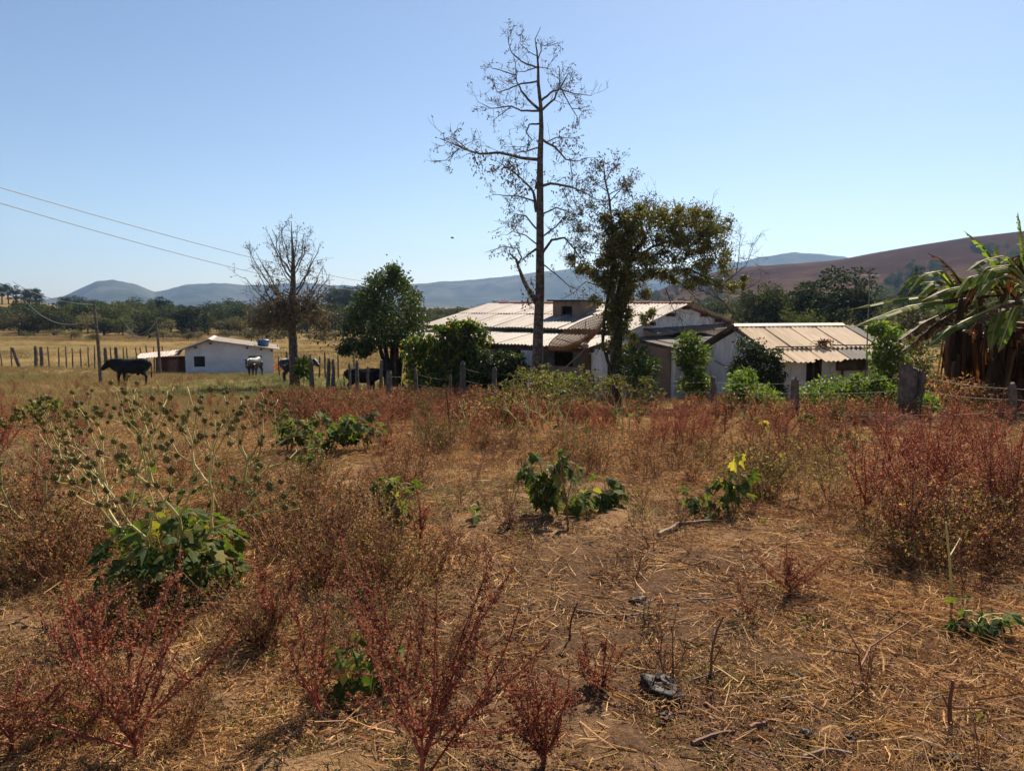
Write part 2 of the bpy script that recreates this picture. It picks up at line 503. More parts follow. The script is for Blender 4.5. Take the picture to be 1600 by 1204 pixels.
M_wood_pale = surf("sun_bleached_wood", [(.3, (.15, .10, .07)), (.7, (.30, .21, .145))], scale=8, fine=40, rough=.8)
M_dark_int = surf("dark_interior_and_cap", [(.3, (.012, .012, .012)), (.7, (.03, .028, .026))], scale=5, rough=.7)  # near-black stands in for unlit interiors; also colours the chimney cap
M_blue = surf("blue_plastic", [(.3, (.02, .075, .22)), (.7, (.035, .11, .30))], scale=3, rough=.4, spec=.5)
M_soil_red = surf("orange_soil", [(.3, (.32, .11, .05)), (.7, (.48, .19, .09))], scale=3, fine=25, rough=.95)
M_dung = surf("dried_dung", [(.3, (.010, .008, .007)), (.6, (.024, .019, .016)), (.8, (.06, .05, .043))], scale=14, fine=60, rough=.6, bumpS=.5, bumpD=.008, spec=.3)
M_dish = surf("rusty_mesh", [(.3, (.15, .09, .05)), (.7, (.28, .18, .11))], scale=4, rough=.8)
M_metal = surf("grey_metal", [(.3, (.20, .19, .18)), (.7, (.34, .32, .30))], scale=12, rough=.5, metallic=.5)
M_black = surf("black_hide", [(.3, (.006, .006, .007)), (.7, (.016, .015, .016))], scale=6, fine=60, rough=.6, spec=.12)
M_yellow = leafmat("yellow_leaf", [(0, (.30, .26, .04)), (1, (.42, .36, .07))], trans=.45)

# ---- ground sheet: polar grid, fine near the viewer, reaching past the hills
def build_ground():
    az = np.concatenate([np.linspace(-180, -50, 53)[:-1], np.linspace(-50, 50, 401), np.linspace(50, 180, 53)[1:]])[:-1]
    rr = np.concatenate([[0.15], np.geomspace(0.3, 4950, 430)])
    A, Rr = np.meshgrid(np.radians(az), rr)
    x = np.sin(A) * Rr; y = np.cos(A) * Rr
    z = G(x, y)
    # clods and hoof marks close by
    near = 1 - sstep(9, 22, Rr)
    z = z + near * (0.05 * fbm(x * 2.4, y * 2.4, 41, 3) + 0.034 * fbm(x * 9, y * 9, 51, 2))
    v = np.stack([x, y, z], -1).reshape(-1, 3)
    nr, na = A.shape
    i = np.arange(nr - 1)[:, None] * na; k = np.arange(na)[None]; k2 = (k + 1) % na
    f = np.stack([i + k, i + na + k, i + na + k2, i + k2], -1).reshape(-1, 4)[:, ::-1]
    mb = MB(); mb.add(v, f)
    mb.Fs.append((np.arange(na)[None, ::-1].copy(), 0))

    m, nt, out = new_mat("ground")
    geo = nt.nodes.new("ShaderNodeNewGeometry"); pos = geo.outputs["Position"]
    n1 = noise(nt, .45, 6, .65, vec=pos, dist=.5)
    n2 = noise(nt, 3.5, 6, .7, vec=pos)
    n3 = noise(nt, 38, 4, .7, vec=pos)
    n4 = noise(nt, 150, 3, .7, vec=pos)
    soil = ramp(nt, [(.25, (.042, .025, .016)), (.5, (.112, .067, .042)), (.75, (.22, .135, .085))], n3)
    thatch = ramp(nt, [(.25, (.13, .076, .040)), (.5, (.29, .175, .092)), (.75, (.49, .32, .175))], n4)
    f = mathn(nt, 'ADD', mathn(nt, 'MULTIPLY', n1, .6), mathn(nt, 'MULTIPLY', n2, .5))
    dv = nt.nodes.new("ShaderNodeVectorMath"); dv.operation = 'DISTANCE'; dv.inputs[1].default_value = (.75, 3.7, 0)
    nt.links.new(pos, dv.inputs[0])
    bare = nt.nodes.new("ShaderNodeMapRange"); bare.inputs[1].default_value = .5; bare.inputs[2].default_value = 2.1; bare.inputs[3].default_value = .16; bare.inputs[4].default_value = 0
    nt.links.new(dv.outputs["Value"], bare.inputs[0])
    f = mathn(nt, 'SUBTRACT', f, bare.outputs[0])
    near_c = mixc(nt, ramp(nt, [(.44, (0, 0, 0)), (.60, (1, 1, 1))], f), soil, thatch)
    # far pasture: dry tan with olive and rusty patches
    nf = noise(nt, .09, 7, .65, vec=pos)
    nf2 = noise(nt, 1.6, 5, .7, vec=pos)
    far = ramp(nt, [(.3, (.105, .09, .04)), (.5, (.19, .14, .066)), (.7, (.27, .18, .09))], nf)
    far = mixc(nt, 1.0, far, ramp(nt, [(.3, (.65, .66, .6)), (.7, (1.2, 1.15, 1.1))], nf2), 'MULTIPLY')
    sep = nt.nodes.new("ShaderNodeSeparateXYZ"); nt.links.new(pos, sep.inputs[0])
    ln = nt.nodes.new("ShaderNodeVectorMath"); ln.operation = 'LENGTH'; nt.links.new(pos, ln.inputs[0])
    def mr(src, a, b):
        q = nt.nodes.new("ShaderNodeMapRange"); q.inputs[1].default_value = a; q.inputs[2].default_value = b
        nt.links.new(src, q.inputs[0]); return q.outputs[0]
    col = mixc(nt, mr(ln.outputs["Value"], 14, 32), near_c, far)
    # ploughed brown slope of the hill to the right
    nh = noise(nt, .006, 6, .62, vec=pos, dist=.8)
    hill = ramp(nt, [(.36, (.036, .018, .012)), (.5, (.050, .025, .017)), (.6, (.078, .045, .030)), (.74, (.055, .042, .022))], nh)
    nl = noise(nt, .07, 5, .7, vec=pos)
    hill = mixc(nt, 1.0, hill, ramp(nt, [(.3, (.6, .62, .6)), (.65, (1.1, 1.1, 1.1))], nl), 'MULTIPLY')
    fr = mathn(nt, 'MULTIPLY', mr(ln.outputs["Value"], 330, 620), mr(sep.outputs[0], 20, 160))
    col = mixc(nt, fr, col, hill)
    p = nt.nodes.new("ShaderNodeBsdfPrincipled"); p.inputs["Roughness"].default_value = 1.0
    p.inputs["Specular IOR Level"].default_value = 0.0
    nt.links.new(col, p.inputs["Base Color"])
    hgt = mathn(nt, 'ADD', n3, mathn(nt, 'MULTIPLY', n4, .5))
    nt.links.new(bump(nt, hgt, .8, .03), p.inputs["Normal"])
    nt.links.new(p.outputs[0], out.inputs[0])
    o = mb.obj("ground", m, smooth=True)
    tag(o, kind="structure")
build_ground()

# ---- far mountain range
def build_mountains():
    prof = np.array([(-400, 452), (-200, 458), (60, 470), (100, 464), (130, 452), (152, 444), (180, 441), (210, 446), (228, 453), (242, 457), (265, 453), (290, 446), (330, 444), (400, 446), (480, 444), (560, 448), (640, 446), (700, 441), (770, 434), (830, 428), (900, 420), (960, 424), (1050, 420), (1150, 413), (1190, 406), (1240, 400), (1275, 404), (1330, 412), (1450, 420), (1700, 424), (2000, 420.)])
    azp = np.degrees(np.arctan((prof[:, 0] - 800) / F_PX * _cp))
    elp = (HORIZON - prof[:, 1]) / F_PX
    az = np.linspace(-46, 46, 700)
    rr = np.linspace(2500, 4600, 90)
    A, Rr = np.meshgrid(az, rr)
    el = np.interp(A, azp, elp)
    k = np.hanning(5); k /= k.sum()
    ridge = el * 3700 * 1.0
    s = sstep(2500, 3700, Rr) ** .9 * (1 - sstep(3750, 4700, Rr))
    x = np.sin(np.radians(A)) * Rr; y = np.cos(np.radians(A)) * Rr
    rel = np.abs(fbm(x * .0024, y * .0012, 61, 4)) * 2
    ridge = ridge + 9 * fbm(A * .9, A * 0 + 3.3, 65, 4)
    z = -14 + (ridge + 15) * s - rel * 70 * s * (1 - sstep(3350, 3700, Rr)) + 3 * fbm(x * .01, y * .01, 71, 3) * s
    mb = MB()
    nr, na = A.shape
    i = np.arange(nr - 1)[:, None] * na; kk = np.arange(na - 1)[None]
    f = np.stack([i + kk, i + kk + 1, i + na + kk + 1, i + na + kk], -1).reshape(-1, 4)
    mb.add(np.stack([x, y, z], -1).reshape(-1, 3), f)
    m, nt, out = new_mat("mountain_pasture")
    geo = nt.nodes.new("ShaderNodeNewGeometry")
    n = noise(nt, .0035, 7, .65, vec=geo.outputs["Position"])
    col = ramp(nt, [(.35, (.022, .030, .02)), (.5, (.048, .055, .032)), (.68, (.11, .10, .058))], n)
    p = nt.nodes.new("ShaderNodeBsdfPrincipled"); p.inputs["Roughness"].default_value = 1
    p.inputs["Specular IOR Level"].default_value = 0
    nt.links.new(col, p.inputs["Base Color"]); nt.links.new(p.outputs[0], out.inputs[0])
    tag(mb.obj("mountain_range", m, smooth=True), kind="structure")
build_mountains()

# ---- the hazy air: one closed box round camera, ground and hills
def build_haze():
    mb = MB()
    mb.box((0, 0, 165), (10100, 10100, 380))
    m, nt, out = new_mat("haze_air")
    v = nt.nodes.new("ShaderNodeVolumePrincipled")
    v.inputs["Color"].default_value = (.36, .58, 1.0, 1)
    v.inputs["Density"].default_value = 1.15e-4
    v.inputs["Anisotropy"].default_value = 0.3
    nt.links.new(v.outputs[0], out.inputs["Volume"])
    tag(mb.obj("haze", m), "thin blue haze in the air over the valley", "haze", kind="stuff")
build_haze()

# ------------------------------------------------------------------ instanced stuff
def lib(name, meshes):
    col = bpy.data.collections.new(name)
    for i, me in enumerate(meshes):
        o = bpy.data.objects.new("%s_%02d" % (name, i), me)
        col.objects.link(o)
    return col

def scatter(name, label, cat, pts, rot, scl, idx, col):
    me = bpy.data.meshes.new(name)
    n = len(pts)
    me.vertices.add(n); me.vertices.foreach_set("co", np.asarray(pts, np.float32).ravel())
    a = me.attributes.new("rot", 'FLOAT_VECTOR', 'POINT'); a.data.foreach_set("vector", np.asarray(rot, np.float32).ravel())
    a = me.attributes.new("scl", 'FLOAT', 'POINT'); a.data.foreach_set("value", np.asarray(scl, np.float32))
    a = me.attributes.new("idx", 'INT', 'POINT'); a.data.foreach_set("value", np.asarray(idx, np.int32))
    o = mesh_obj(name, me)
    ng = bpy.data.node_groups.new(name, 'GeometryNodeTree')
    ng.interface.new_socket("Geometry", in_out='INPUT', socket_type='NodeSocketGeometry')
    ng.interface.new_socket("Geometry", in_out='OUTPUT', socket_type='NodeSocketGeometry')
    N = ng.nodes; Lk = ng.links
    gi = N.new("NodeGroupInput"); go = N.new("NodeGroupOutput")
    ci = N.new("GeometryNodeCollectionInfo"); ci.inputs["Collection"].default_value = col
    ci.inputs["Separate Children"].default_value = True; ci.inputs["Reset Children"].default_value = True
    ip = N.new("GeometryNodeInstanceOnPoints"); ip.inputs["Pick Instance"].default_value = True
    def att(nm, ty):
        q = N.new("GeometryNodeInputNamedAttribute"); q.data_type = ty; q.inputs["Name"].default_value = nm
        return [s for s in q.outputs if s.enabled and s.name == "Attribute"][0]
    e2r = N.new("FunctionNodeEulerToRotation")
    Lk.new(att("rot", 'FLOAT_VECTOR'), e2r.inputs[0])
    Lk.new(gi.outputs[0], ip.inputs["Points"])
    Lk.new(ci.outputs[0], ip.inputs["Instance"])
    Lk.new(att("idx", 'INT'), ip.inputs["Instance Index"])
    Lk.new(e2r.outputs[0], ip.inputs["Rotation"])
    Lk.new(att("scl", 'FLOAT'), ip.inputs["Scale"])
    Lk.new(ip.outputs[0], go.inputs[0])
    md = o.modifiers.new("scatter", 'NODES'); md.node_group = ng
    return tag(o, label, cat, kind="stuff")

# ------------------------------------------------------------------ buildings
class Fr:
    """local frame: a along u, b along v (both horizontal), z up"""
    def __init__(s, o, u, v):
        s.o = np.array([o[0], o[1], 0.0]); s.u = np.array([u[0], u[1], 0.0]); s.v = np.array([v[0], v[1], 0.0])
    def __call__(s, a, b, z):
        return s.o + s.u * a + s.v * b + np.array([0, 0, z])

def wall(mb, fr, p0, p1, z0, z1, t, holes=(), mi=0, top=None):
    """wall in frame fr from (a,b) p0 to p1, thickness t to the left of p0->p1, rectangular holes (s0,s1,za,zb),
    optional top outline [(s, z)...] above z1 (gable)"""
    A = np.array(fr(p0[0], p0[1], 0)); B = np.array(fr(p1[0], p1[1], 0))
    L = np.linalg.norm(B - A); d = (B - A) / L
    n = np.array([-d[1], d[0], 0.0])
    P = lambda s, z, k: A + d * s + np.array([0, 0, z]) + n * (t * k)
    ss = sorted({0.0, L} | {h[0] for h in holes} | {h[1] for h in holes})
    zs = sorted({z0, z1} | {h[2] for h in holes} | {h[3] for h in holes})
    def hole(sa, za):
        return any(h[0] <= sa < h[1] and h[2] <= za < h[3] for h in holes)
    for i in range(len(ss) - 1):
        for j in range(len(zs) - 1):
            s0, s1, a, b = ss[i], ss[i + 1], zs[j], zs[j + 1]
            if hole((s0 + s1) / 2, (a + b) / 2):
                continue
            for k in (0, 1):
                mb.add([P(s0, a, k), P(s1, a, k), P(s1, b, k), P(s0, b, k)], [[0, 1, 2, 3]], mi)
    for h in holes:
        c = [(h[0], h[2]), (h[1], h[2]), (h[1], h[3]), (h[0], h[3])]
        for q in range(4):
            (sa, za), (sb, zb) = c[q], c[(q + 1) % 4]
            mb.add([P(sa, za, 0), P(sb, zb, 0), P(sb, zb, 1), P(sa, za, 1)], [[0, 1, 2, 3]], mi)
    for s in (0, L):
        mb.add([P(s, z0, 0), P(s, z1, 0), P(s, z1, 1), P(s, z0, 1)], [[0, 1, 2, 3]], mi)
    if top:
        mb.prism([P(s, z, 0) for s, z in [(0, z1)] + list(top) + [(L, z1)]], n * t, mi)
    else:
        mb.add([P(0, z1, 0), P(L, z1, 0), P(L, z1, 1), P(0, z1, 1)], [[0, 1, 2, 3]], mi)
    return P

_sheet_cache = {}
def sheet_mesh(w, L, mat, pitch=.177, amp=.026, th=.008):
    key = (round(w, 2), round(L, 2), mat.name)
    if key in _sheet_cache:
        return _sheet_cache[key]
    nw = max(2, int(round(w / pitch))) * 4
    xs = np.linspace(0, w, nw + 1)
    zz = amp * np.cos(xs / w * (nw / 4) * 2 * math.pi)
    mb = MB()
    ys = np.array([0, L])
    X, Y = np.meshgrid(xs, ys)
    Zt = np.repeat(zz[None], 2, 0)
    vt = np.stack([X, Y, Zt], -1).reshape(-1, 3)
    vb = vt - np.array([0, 0, th])
    n = nw + 1
    k = np.arange(nw)
    ft = np.stack([k, k + 1, n + k + 1, n + k], -1)
    fb = ft[:, ::-1] + 2 * n
    e1 = np.stack([k + 2 * n, k + 1 + 2 * n, k + 1, k], -1)
    e2 = np.stack([n + k, n + k + 1, 3 * n + k + 1, 3 * n + k], -1)
    mb.add(np.concatenate([vt, vb]), np.concatenate([ft, fb, e1, e2]))
    me = mb.mesh("roof_sheet", mat, smooth=False)
    _sheet_cache[key] = me
    return me

LAP = [0]
def place_sheet(parent, p_low, p_high, along, w, mat, extra=0.0, roll=0.0, name="roof_sheet"):
    """a corrugated sheet whose lower edge starts at p_low and runs along 'along' for width w, rising to p_high"""
    p_low = np.asarray(p_low, float); p_high = np.asarray(p_high, float)
    v = p_high - p_low; L = np.linalg.norm(v); v = v / L
    u = np.asarray(along, float); u = u / np.linalg.norm(u)
    u = u - v * (u @ v); u /= np.linalg.norm(u)
    n = np.cross(u, v)
    if n[2] < 0:      # keep the upper side up
        p_low = p_low + u * w; u = -u; n = -n
    LAP[0] ^= 1
    p_low = p_low + n * (.011 * LAP[0])
    me = sheet_mesh(w, L + extra, mat)
    o = mesh_obj(name, me, parent)
    M = Matrix(((u[0], v[0], n[0], p_low[0]), (u[1], v[1], n[1], p_low[1]), (u[2], v[2], n[2], p_low[2]), (0, 0, 0, 1)))
    o.matrix_local = M @ Matrix.Rotation(roll, 4, 'Z')
    return o

prng = random.Random(5)

# ---------------- main house
def main_house():
    g = np.array([.64, .768]); e = np.array([-.768, .64])
    fr = Fr((4.7, 30.0), g, e)
    root = thing("farmhouse", "long white farmhouse with pale corrugated roof behind the tall bare tree", "house")
    zb = -2.9
    Wd, Ln, ra = 9.8, 10.5, 4.3
    ez, rz, bz = .70, 1.58, .55
    def part(name, fn, mats, smooth=False):
        mb = MB(); fn(mb); return mb.obj(name, mats, root, smooth)
    # walls: gable towards the right, long front towards the porch
    part("wall", lambda mb: wall(mb, fr, (Wd, 0), (0, 0), zb, bz - .05, -.2, top=[(Wd - ra, rz - .07), (Wd - .02, ez - .12)][::1]), M_white)
    part("wall", lambda mb: wall(mb, fr, (0, 0.2), (0, Ln - .2), zb, ez - .1, -.2, holes=[(2.6, 3.6, -1.4, -.2), (6.0, 6.9, zb + .5, -.4)]), M_white)
    part("wall", lambda mb: wall(mb, fr, (Wd, Ln), (0, Ln), zb, bz - .05, .2, top=[(Wd - ra, rz - .07), (Wd - .02, ez - .12)]), M_white)
    part("wall", lambda mb: wall(mb, fr, (Wd, .2), (Wd, Ln - .2), zb, bz - .1, .2), M_white)
    for (s0, s1, z0, z1) in [(2.6, 3.6, -1.4, -.2)]:
        def win(mb):
            c = fr(.12, .2 + (s0 + s1) / 2, (z0 + z1) / 2)
            mb.box(c, (.9 * abs(g[0]) + .2, .9 * abs(g[1]) + .2, z1 - z0))
        def pane(mb):
            mb.prism([fr(.1, .2 + s0, z0), fr(.1, .2 + s1, z0), fr(.1, .2 + s1, z1), fr(.1, .2 + s0, z1)], fr(.04, 0, 0) - fr(0, 0, 0))
        part("window_shutter", pane, M_wood)
    # purlin ends under the gable verge
    for a in (1.2, 2.9, 4.3, 6.1, 7.6, 9.2):
        z = np.interp(a, [0, ra, Wd], [ez, rz, bz]) - .13
        part("purlin", lambda mb: mb.prism([fr(a - .09, -.38, z - .08), fr(a + .09, -.38, z - .08), fr(a + .09, -.38, z + .07), fr(a - .09, -.38, z + .07)], fr(0, .36, 0) - fr(0, 0, 0)), M_wood)
    # roof sheets: two rows on the near slope, one on the far slope
    w = .885; lap = 1.062
    nb = 13
    for i in range(nb):
        b0 = -.42 + i * w
        old = i in (0, 2, 3, 4) and prng.random() < .8
        mlow = M_roof_old if i in (1, 2, 3, 4) else M_roof_white
        mup = M_roof_old if i in (1, 3) else M_roof_white
        sl = lambda a: ez + (rz - ez) * (a / ra) + .02
        place_sheet(root, fr(-.62, b0, sl(-.62) + prng.uniform(-.01, .01)), fr(2.1, b0, sl(2.1)), fr(0, 1, 0) - fr(0, 0, 0), lap, mlow)
        place_sheet(root, fr(1.95, b0, sl(1.95) + .035), fr(ra, b0, sl(ra) + .035), fr(0, 1, 0) - fr(0, 0, 0), lap, mup)
        sb = lambda a: rz + (bz - rz) * ((a - ra) / (Wd - ra)) + .02
        place_sheet(root, fr(Wd + .5, b0, sb(Wd + .5)), fr(ra, b0, sb(ra) + .02), fr(0, 1, 0) - fr(0, 0, 0), lap, M_roof_old if i else M_roof_white)
    # clay ridge tiles
    rt = MB()
    an = np.linspace(0, math.pi, 7)
    pr = [(math.cos(q) * .13, math.sin(q) * .10) for q in an] + [(math.cos(q) * .115, math.sin(q) * .085) for q in an[::-1]]
    rt.prism([(x, 0, z) for x, z in pr], (0, .44, 0))
    rtm = rt.mesh("ridge_tile", M_tile)
    for i in range(27):
        o = mesh_obj("ridge_tile", rtm, root)
        p = fr(ra, -.45 + i * .405, rz + .045 + prng.uniform(-.012, .012))
        o.matrix_local = Matrix.Translation(p) @ Matrix.Rotation(math.atan2(e[1], e[0]) - math.pi / 2 + prng.uniform(-.05, .05), 4, 'Z')
    # chimney block on the near slope
    ch = fr(2.2, 4.2, 0)
    def chim(mb):
        P = lambda a, b, z: fr(a, b, z)
        wall(mb, fr, (1.6, 3.55), (1.6, 5.05), .75, 1.72, -.16, holes=[(.45, 1.05, 1.05, 1.5)])
        wall(mb, fr, (2.9, 3.55), (2.9, 5.05), .75, 1.72, .16)
        wall(mb, fr, (1.77, 3.55), (2.73, 3.55), .75, 1.72, .16)
        wall(mb, fr, (1.77, 5.05), (2.73, 5.05), .75, 1.72, -.16)
    cb = part("chimney", chim, M_brown_wall)
    mb = MB(); mb.prism([fr(1.4, 3.35, 1.722), fr(3.1, 3.35, 1.722), fr(3.1, 5.25, 1.722), fr(1.4, 5.25, 1.722)], (0, 0, .07)); mb.obj("chimney_cap", M_dark_int, cb)
    mb = MB(); mb.prism([fr(1.95, 3.75, .9), fr(1.95, 4.9, .9), fr(1.95, 4.9, 1.7), fr(1.95, 3.75, 1.7)], fr(.05, 0, 0) - fr(0, 0, 0)); mb.obj("dark_opening_panel", M_dark_int, cb)  # dark sheet paints the shade inside the chimney opening
    # ---- porch lean-to on the front
    px0, px1 = .48, .03
    for i in range(13):
        b0 = -.15 + i * w
        old = i < 7
        dz = 0.0 if i < 8 else -.10
        m = M_roof_old if old else M_roof_white
        place_sheet(root, fr(-3.05 - prng.uniform(0, .12), b0, px1 + dz), fr(-.02, b0, px0 + dz), fr(0, 1, 0) - fr(0, 0, 0), lap, m)
    part("porch_beam", lambda mb: mb.prism([fr(-2.85, -.1, -.17), fr(-2.85, 10.8, -.27), fr(-2.85, 10.8, -.12), fr(-2.85, -.1, -.03)], fr(.12, 0, 0) - fr(0, 0, 0)), M_wood)
    for b in (.05, 3.4, 5.2, 7.0, 8.8, 10.6):
        part("porch_post", lambda mb: mb.prism([fr(-2.88, b, zb), fr(-2.72, b, zb), fr(-2.72, b + .16, zb), fr(-2.88, b + .16, zb)], (0, 0, -zb - .22)), M_wood)
    part("pillar", lambda mb: wall(mb, fr, (-2.9, 2.55), (-2.9, 3.25), zb, -.2, -.2), M_white)
    # boarded porch screen between the posts, set back in the shade
    for k in range(19):
        b = 3.6 + k * .19
        part("board", lambda mb: mb.prism([fr(-2.60, b, zb), fr(-2.60, b + .165, zb), fr(-2.60, b + .165, -.45 - .1 * prng.random()), fr(-2.60, b, -.45 - .1 * prng.random())], fr(.03, 0, 0) - fr(0, 0, 0)), M_wood)
    part("wall", lambda mb: wall(mb, fr, (-2.72, -.02), (-.22, -.02), zb, -.1, .18, holes=[(1.0, 1.75, zb + .8, -.55)], top=[(2.5, .3)]), M_white)
    part("door_or_dark_fill", lambda mb: mb.prism([fr(-1.72, .10, zb), fr(-.97, .10, zb), fr(-.97, .10, -.56), fr(-1.72, .10, -.56)], fr(0, .05, 0) - fr(0, 0, 0)), M_wood)
    part("wall", lambda mb: wall(mb, fr, (-2.7, .3), (-2.7, 2.1), zb, -.75, -.14), M_brown_wall)
    # ---- lean-to against the gable
    for i in range(9):
        a0 = .9 + i * .885
        place_sheet(root, fr(a0, -.62, .42 + a0 * .008), fr(a0, .02, .60 + a0 * .008), fr(1, 0, 0) - fr(0, 0, 0), 1.062, M_roof_old)
    for i in range(7):
        a0 = -.1 + i * .885
        m = M_roof_old if i < 3 else M_roof_dark
        place_sheet(root, fr(a0, -2.25 - prng.uniform(0, .1), -.12), fr(a0, .01, .28), fr(1, 0, 0) - fr(0, 0, 0), 1.062, m)
    part("wall", lambda mb: wall(mb, fr, (6.2, -1.95), (0, -1.95), zb, -.14, -.16, holes=[(3.0, 4.1, zb, -.5), (.9, 1.7, -1.6, -.7)]), M_white)
    part("wall", lambda mb: wall(mb, fr, (0, -1.79), (0, -.05), zb, -.14, .16, top=[(1.74, .2)]), M_brown_wall)
    part("door_or_dark_fill", lambda mb: mb.prism([fr(2.15, -1.80, zb), fr(3.18, -1.80, zb), fr(3.18, -1.80, -.55), fr(2.15, -1.80, -.55)], fr(0, .05, 0) - fr(0, 0, 0)), M_dark_int)  # near-black sheet fills the doorway in place of its inner shade
    part("brick_pier", lambda mb: mb.prism([fr(3.6, -2.12, zb), fr(3.9, -2.12, zb), fr(3.9, -1.97, zb), fr(3.6, -1.97, zb)], (0, 0, -zb - .2)), M_brick)
    part("brick_pier", lambda mb: mb.prism([fr(3.55, -.62, .3), fr(3.8, -.62, .3), fr(3.8, -.04, .3), fr(3.55, -.04, .3)], (0, 0, .26)), M_brick)
    # broken bits: cable drooping on the gable
    pts = [fr(8.9 - .05 * k, -.43 - .01 * k, .65 - .11 * k + .03 * math.sin(k)) for k in range(8)]
    part("hanging_cable", lambda mb: mb.tube(pts, .014, 4), M_cable)
    return fr
HOUSE = main_house()

# ---------------- right hut
def right_hut():
    u = np.array([-.233, .972]); w_ = np.array([.972, .233])
    fr = Fr((8.8, 25.0), u, w_)     # a: gable direction (away), b: along the front to the right
    root = thing("hut", "small white hut with a cream corrugated roof beside the banana plants", "hut")
    zb, Wd, Ln = -2.3, 5.0, 4.0
    ez, rz = -.06, .80
    def part(name, fn, mats):
        mb = MB(); fn(mb); return mb.obj(name, mats, root)
    h = Wd / 2
    part("wall", lambda mb: wall(mb, fr, (0, 0), (Wd, 0), zb, ez - .08, -.18, top=[(h, rz - .08)]), M_white)
    part("wall", lambda mb: wall(mb, fr, (0, Ln), (0, .18), zb, ez - .06, -.18, holes=[(2.35, 2.95, -1.05, -.2)]), M_white)
    part("wall", lambda mb: wall(mb, fr, (.18, Ln), (Wd, Ln), zb, ez - .08, .18, top=[(h - .18, rz - .08)]), M_brown_wall)
    part("wall", lambda mb: wall(mb, fr, (Wd, Ln - .18), (Wd, .18), zb, ez - .06, .18), M_white)
    wn_ = part("window", lambda mb: [mb.prism([fr(.02, Ln - 2.95 + k, -1.05), fr(.02, Ln - 2.95 + k + .05, -1.05), fr(.02, Ln - 2.95 + k + .05, -.2), fr(.02, Ln - 2.95 + k, -.2)], fr(.06, 0, 0) - fr(0, 0, 0)) for k in (0, .275, .55)], M_wood)
    mb = MB(); mb.prism([fr(.10, Ln - 2.95, -1.05), fr(.10, Ln - 2.35, -1.05), fr(.10, Ln - 2.35, -.2), fr(.10, Ln - 2.95, -.2)], fr(.04, 0, 0) - fr(0, 0, 0)); mb.obj("shutter", M_dark_int, wn_)  # dark backing paints the unlit room behind the window bars
    part("wall_plank", lambda mb: mb.prism([fr(-.16, 2.15, -.62), fr(-.16, 3.3, -.62), fr(-.16, 3.3, -.18), fr(-.16, 2.15, -.18)], fr(.12, 0, 0) - fr(0, 0, 0)), M_wood)
    for b in (2.35, 3.1):
        part("prop", lambda mb: mb.tube([fr(-.12, b, zb), fr(-.11, b, -.45)], .035, 6), M_wood)
    sl = lambda a: ez + (rz - ez) * (a / h) + .03
    n = 8; w = .531
    for i in range(n):
        b0 = -.28 + i * w
        last = i == n - 1
        up = place_sheet(root, fr(.42, b0, sl(.42) + prng.uniform(-.01, .01)), fr(h, b0, sl(h)), fr(0, 1, 0) - fr(0, 0, 0), .708, M_roof_cream)
        ragged = -.52 + (prng.uniform(-.12, .14))
        m = M_roof_old if i in (5, 6) else M_roof_cream
        place_sheet(root, fr(ragged, b0, sl(ragged) - .035 + prng.uniform(-.015, .0)), fr(.5, b0, sl(.5) - .035), fr(0, 1, 0) - fr(0, 0, 0), .708, m)
        place_sheet(root, fr(Wd + .4, b0, sl(-.4)), fr(h, b0, sl(h) + .03), fr(0, 1, 0) - fr(0, 0, 0), .708, M_roof_dark)
    place_sheet(root, fr(-.5, Ln + .24, sl(-.5)), fr(h, Ln + .24, sl(h) - .02), fr(0, 1, 0) - fr(0, 0, 0), .42, M_roof_dark)
    part("ridge_cap", lambda mb: mb.prism([fr(h - .17, -.3, sl(h) - .01), fr(h, -.3, sl(h) + .075), fr(h + .17, -.3, sl(h) - .01), fr(h, -.3, sl(h) + .055)], fr(0, Ln + .55, 0) - fr(0, 0, 0)), M_roof_cream)
    for b in (.0,):
        part("verge_board", lambda mb: mb.prism([fr(-.5, -.30, sl(-.5) - .14), fr(h, -.30, sl(h) - .12), fr(h, -.30, sl(h) - .02), fr(-.5, -.30, sl(-.5) - .04)], fr(0, .04, 0) - fr(0, 0, 0)), M_wood)
    # loose things lying on the roof
    mb = MB(); mb.tube([fr(.43, .15, sl(.43) + .06), fr(.41, 1.1, sl(.41) + .055), fr(.42, 1.9, sl(.42) + .06)], .022, 6)
    tag(mb.obj("pole", M_wood), "thin dark pole lying along the lower left of the cream roof", "pole")
    mb = MB(); mb.tube([fr(.47, 2.35, sl(.47) + .07), fr(.46, 3.2, sl(.46) + .06), fr(.45, 4.0, sl(.45) + .06)], .022, 6)
    tag(mb.obj("pole", M_wood), "thin dark pole lying along the lower right of the cream roof", "pole")
    mb = MB()
    rg = np.random.default_rng(8)
    c = fr(.6, 2.15, sl(.6) + .1)
    mb.leaves(c + rg.normal(size=(120, 3)) * np.array([.16, .06, .04]), rg.normal(size=(120, 3)), .12, .05, rg=rg)
    k = [fr(.02, 2.0, sl(.02) + .05), fr(.3, 1.85, sl(.3) + .05), fr(.62, 1.88, sl(.62) + .14), fr(.62, 2.2, sl(.62) + .1)]
    mb.tube(k, .025, 5)
    tag(mb.obj("dead_branch", M_banana_dry), "curled dead brown branch lying on the cream hut roof", "branch")
    # television aerial mast
    t = thing("aerial_mast", "thin dark aerial mast standing in front of the cream roofed hut", "mast", fr(-.25, 3.15, zb))
    base = fr(-.25, 3.15, zb)
    top = 3.0
    mb = MB(); mb.tube([(0, 0, -.1), (.01, 0, 2), (-.02, 0, top - zb - .2)], .02, 6); mb.obj("pole", M_cable, t)
    mb = MB()
    mb.tube([(-.3, .1, top - zb - .45), (.25, -.1, top - zb - .45)], .008, 4); mb.tube([(-.15, -.1, top - zb - .6), (.15, .1, top - zb - .6)], .008, 4)
    mb.obj("crossbar", M_cable, t)
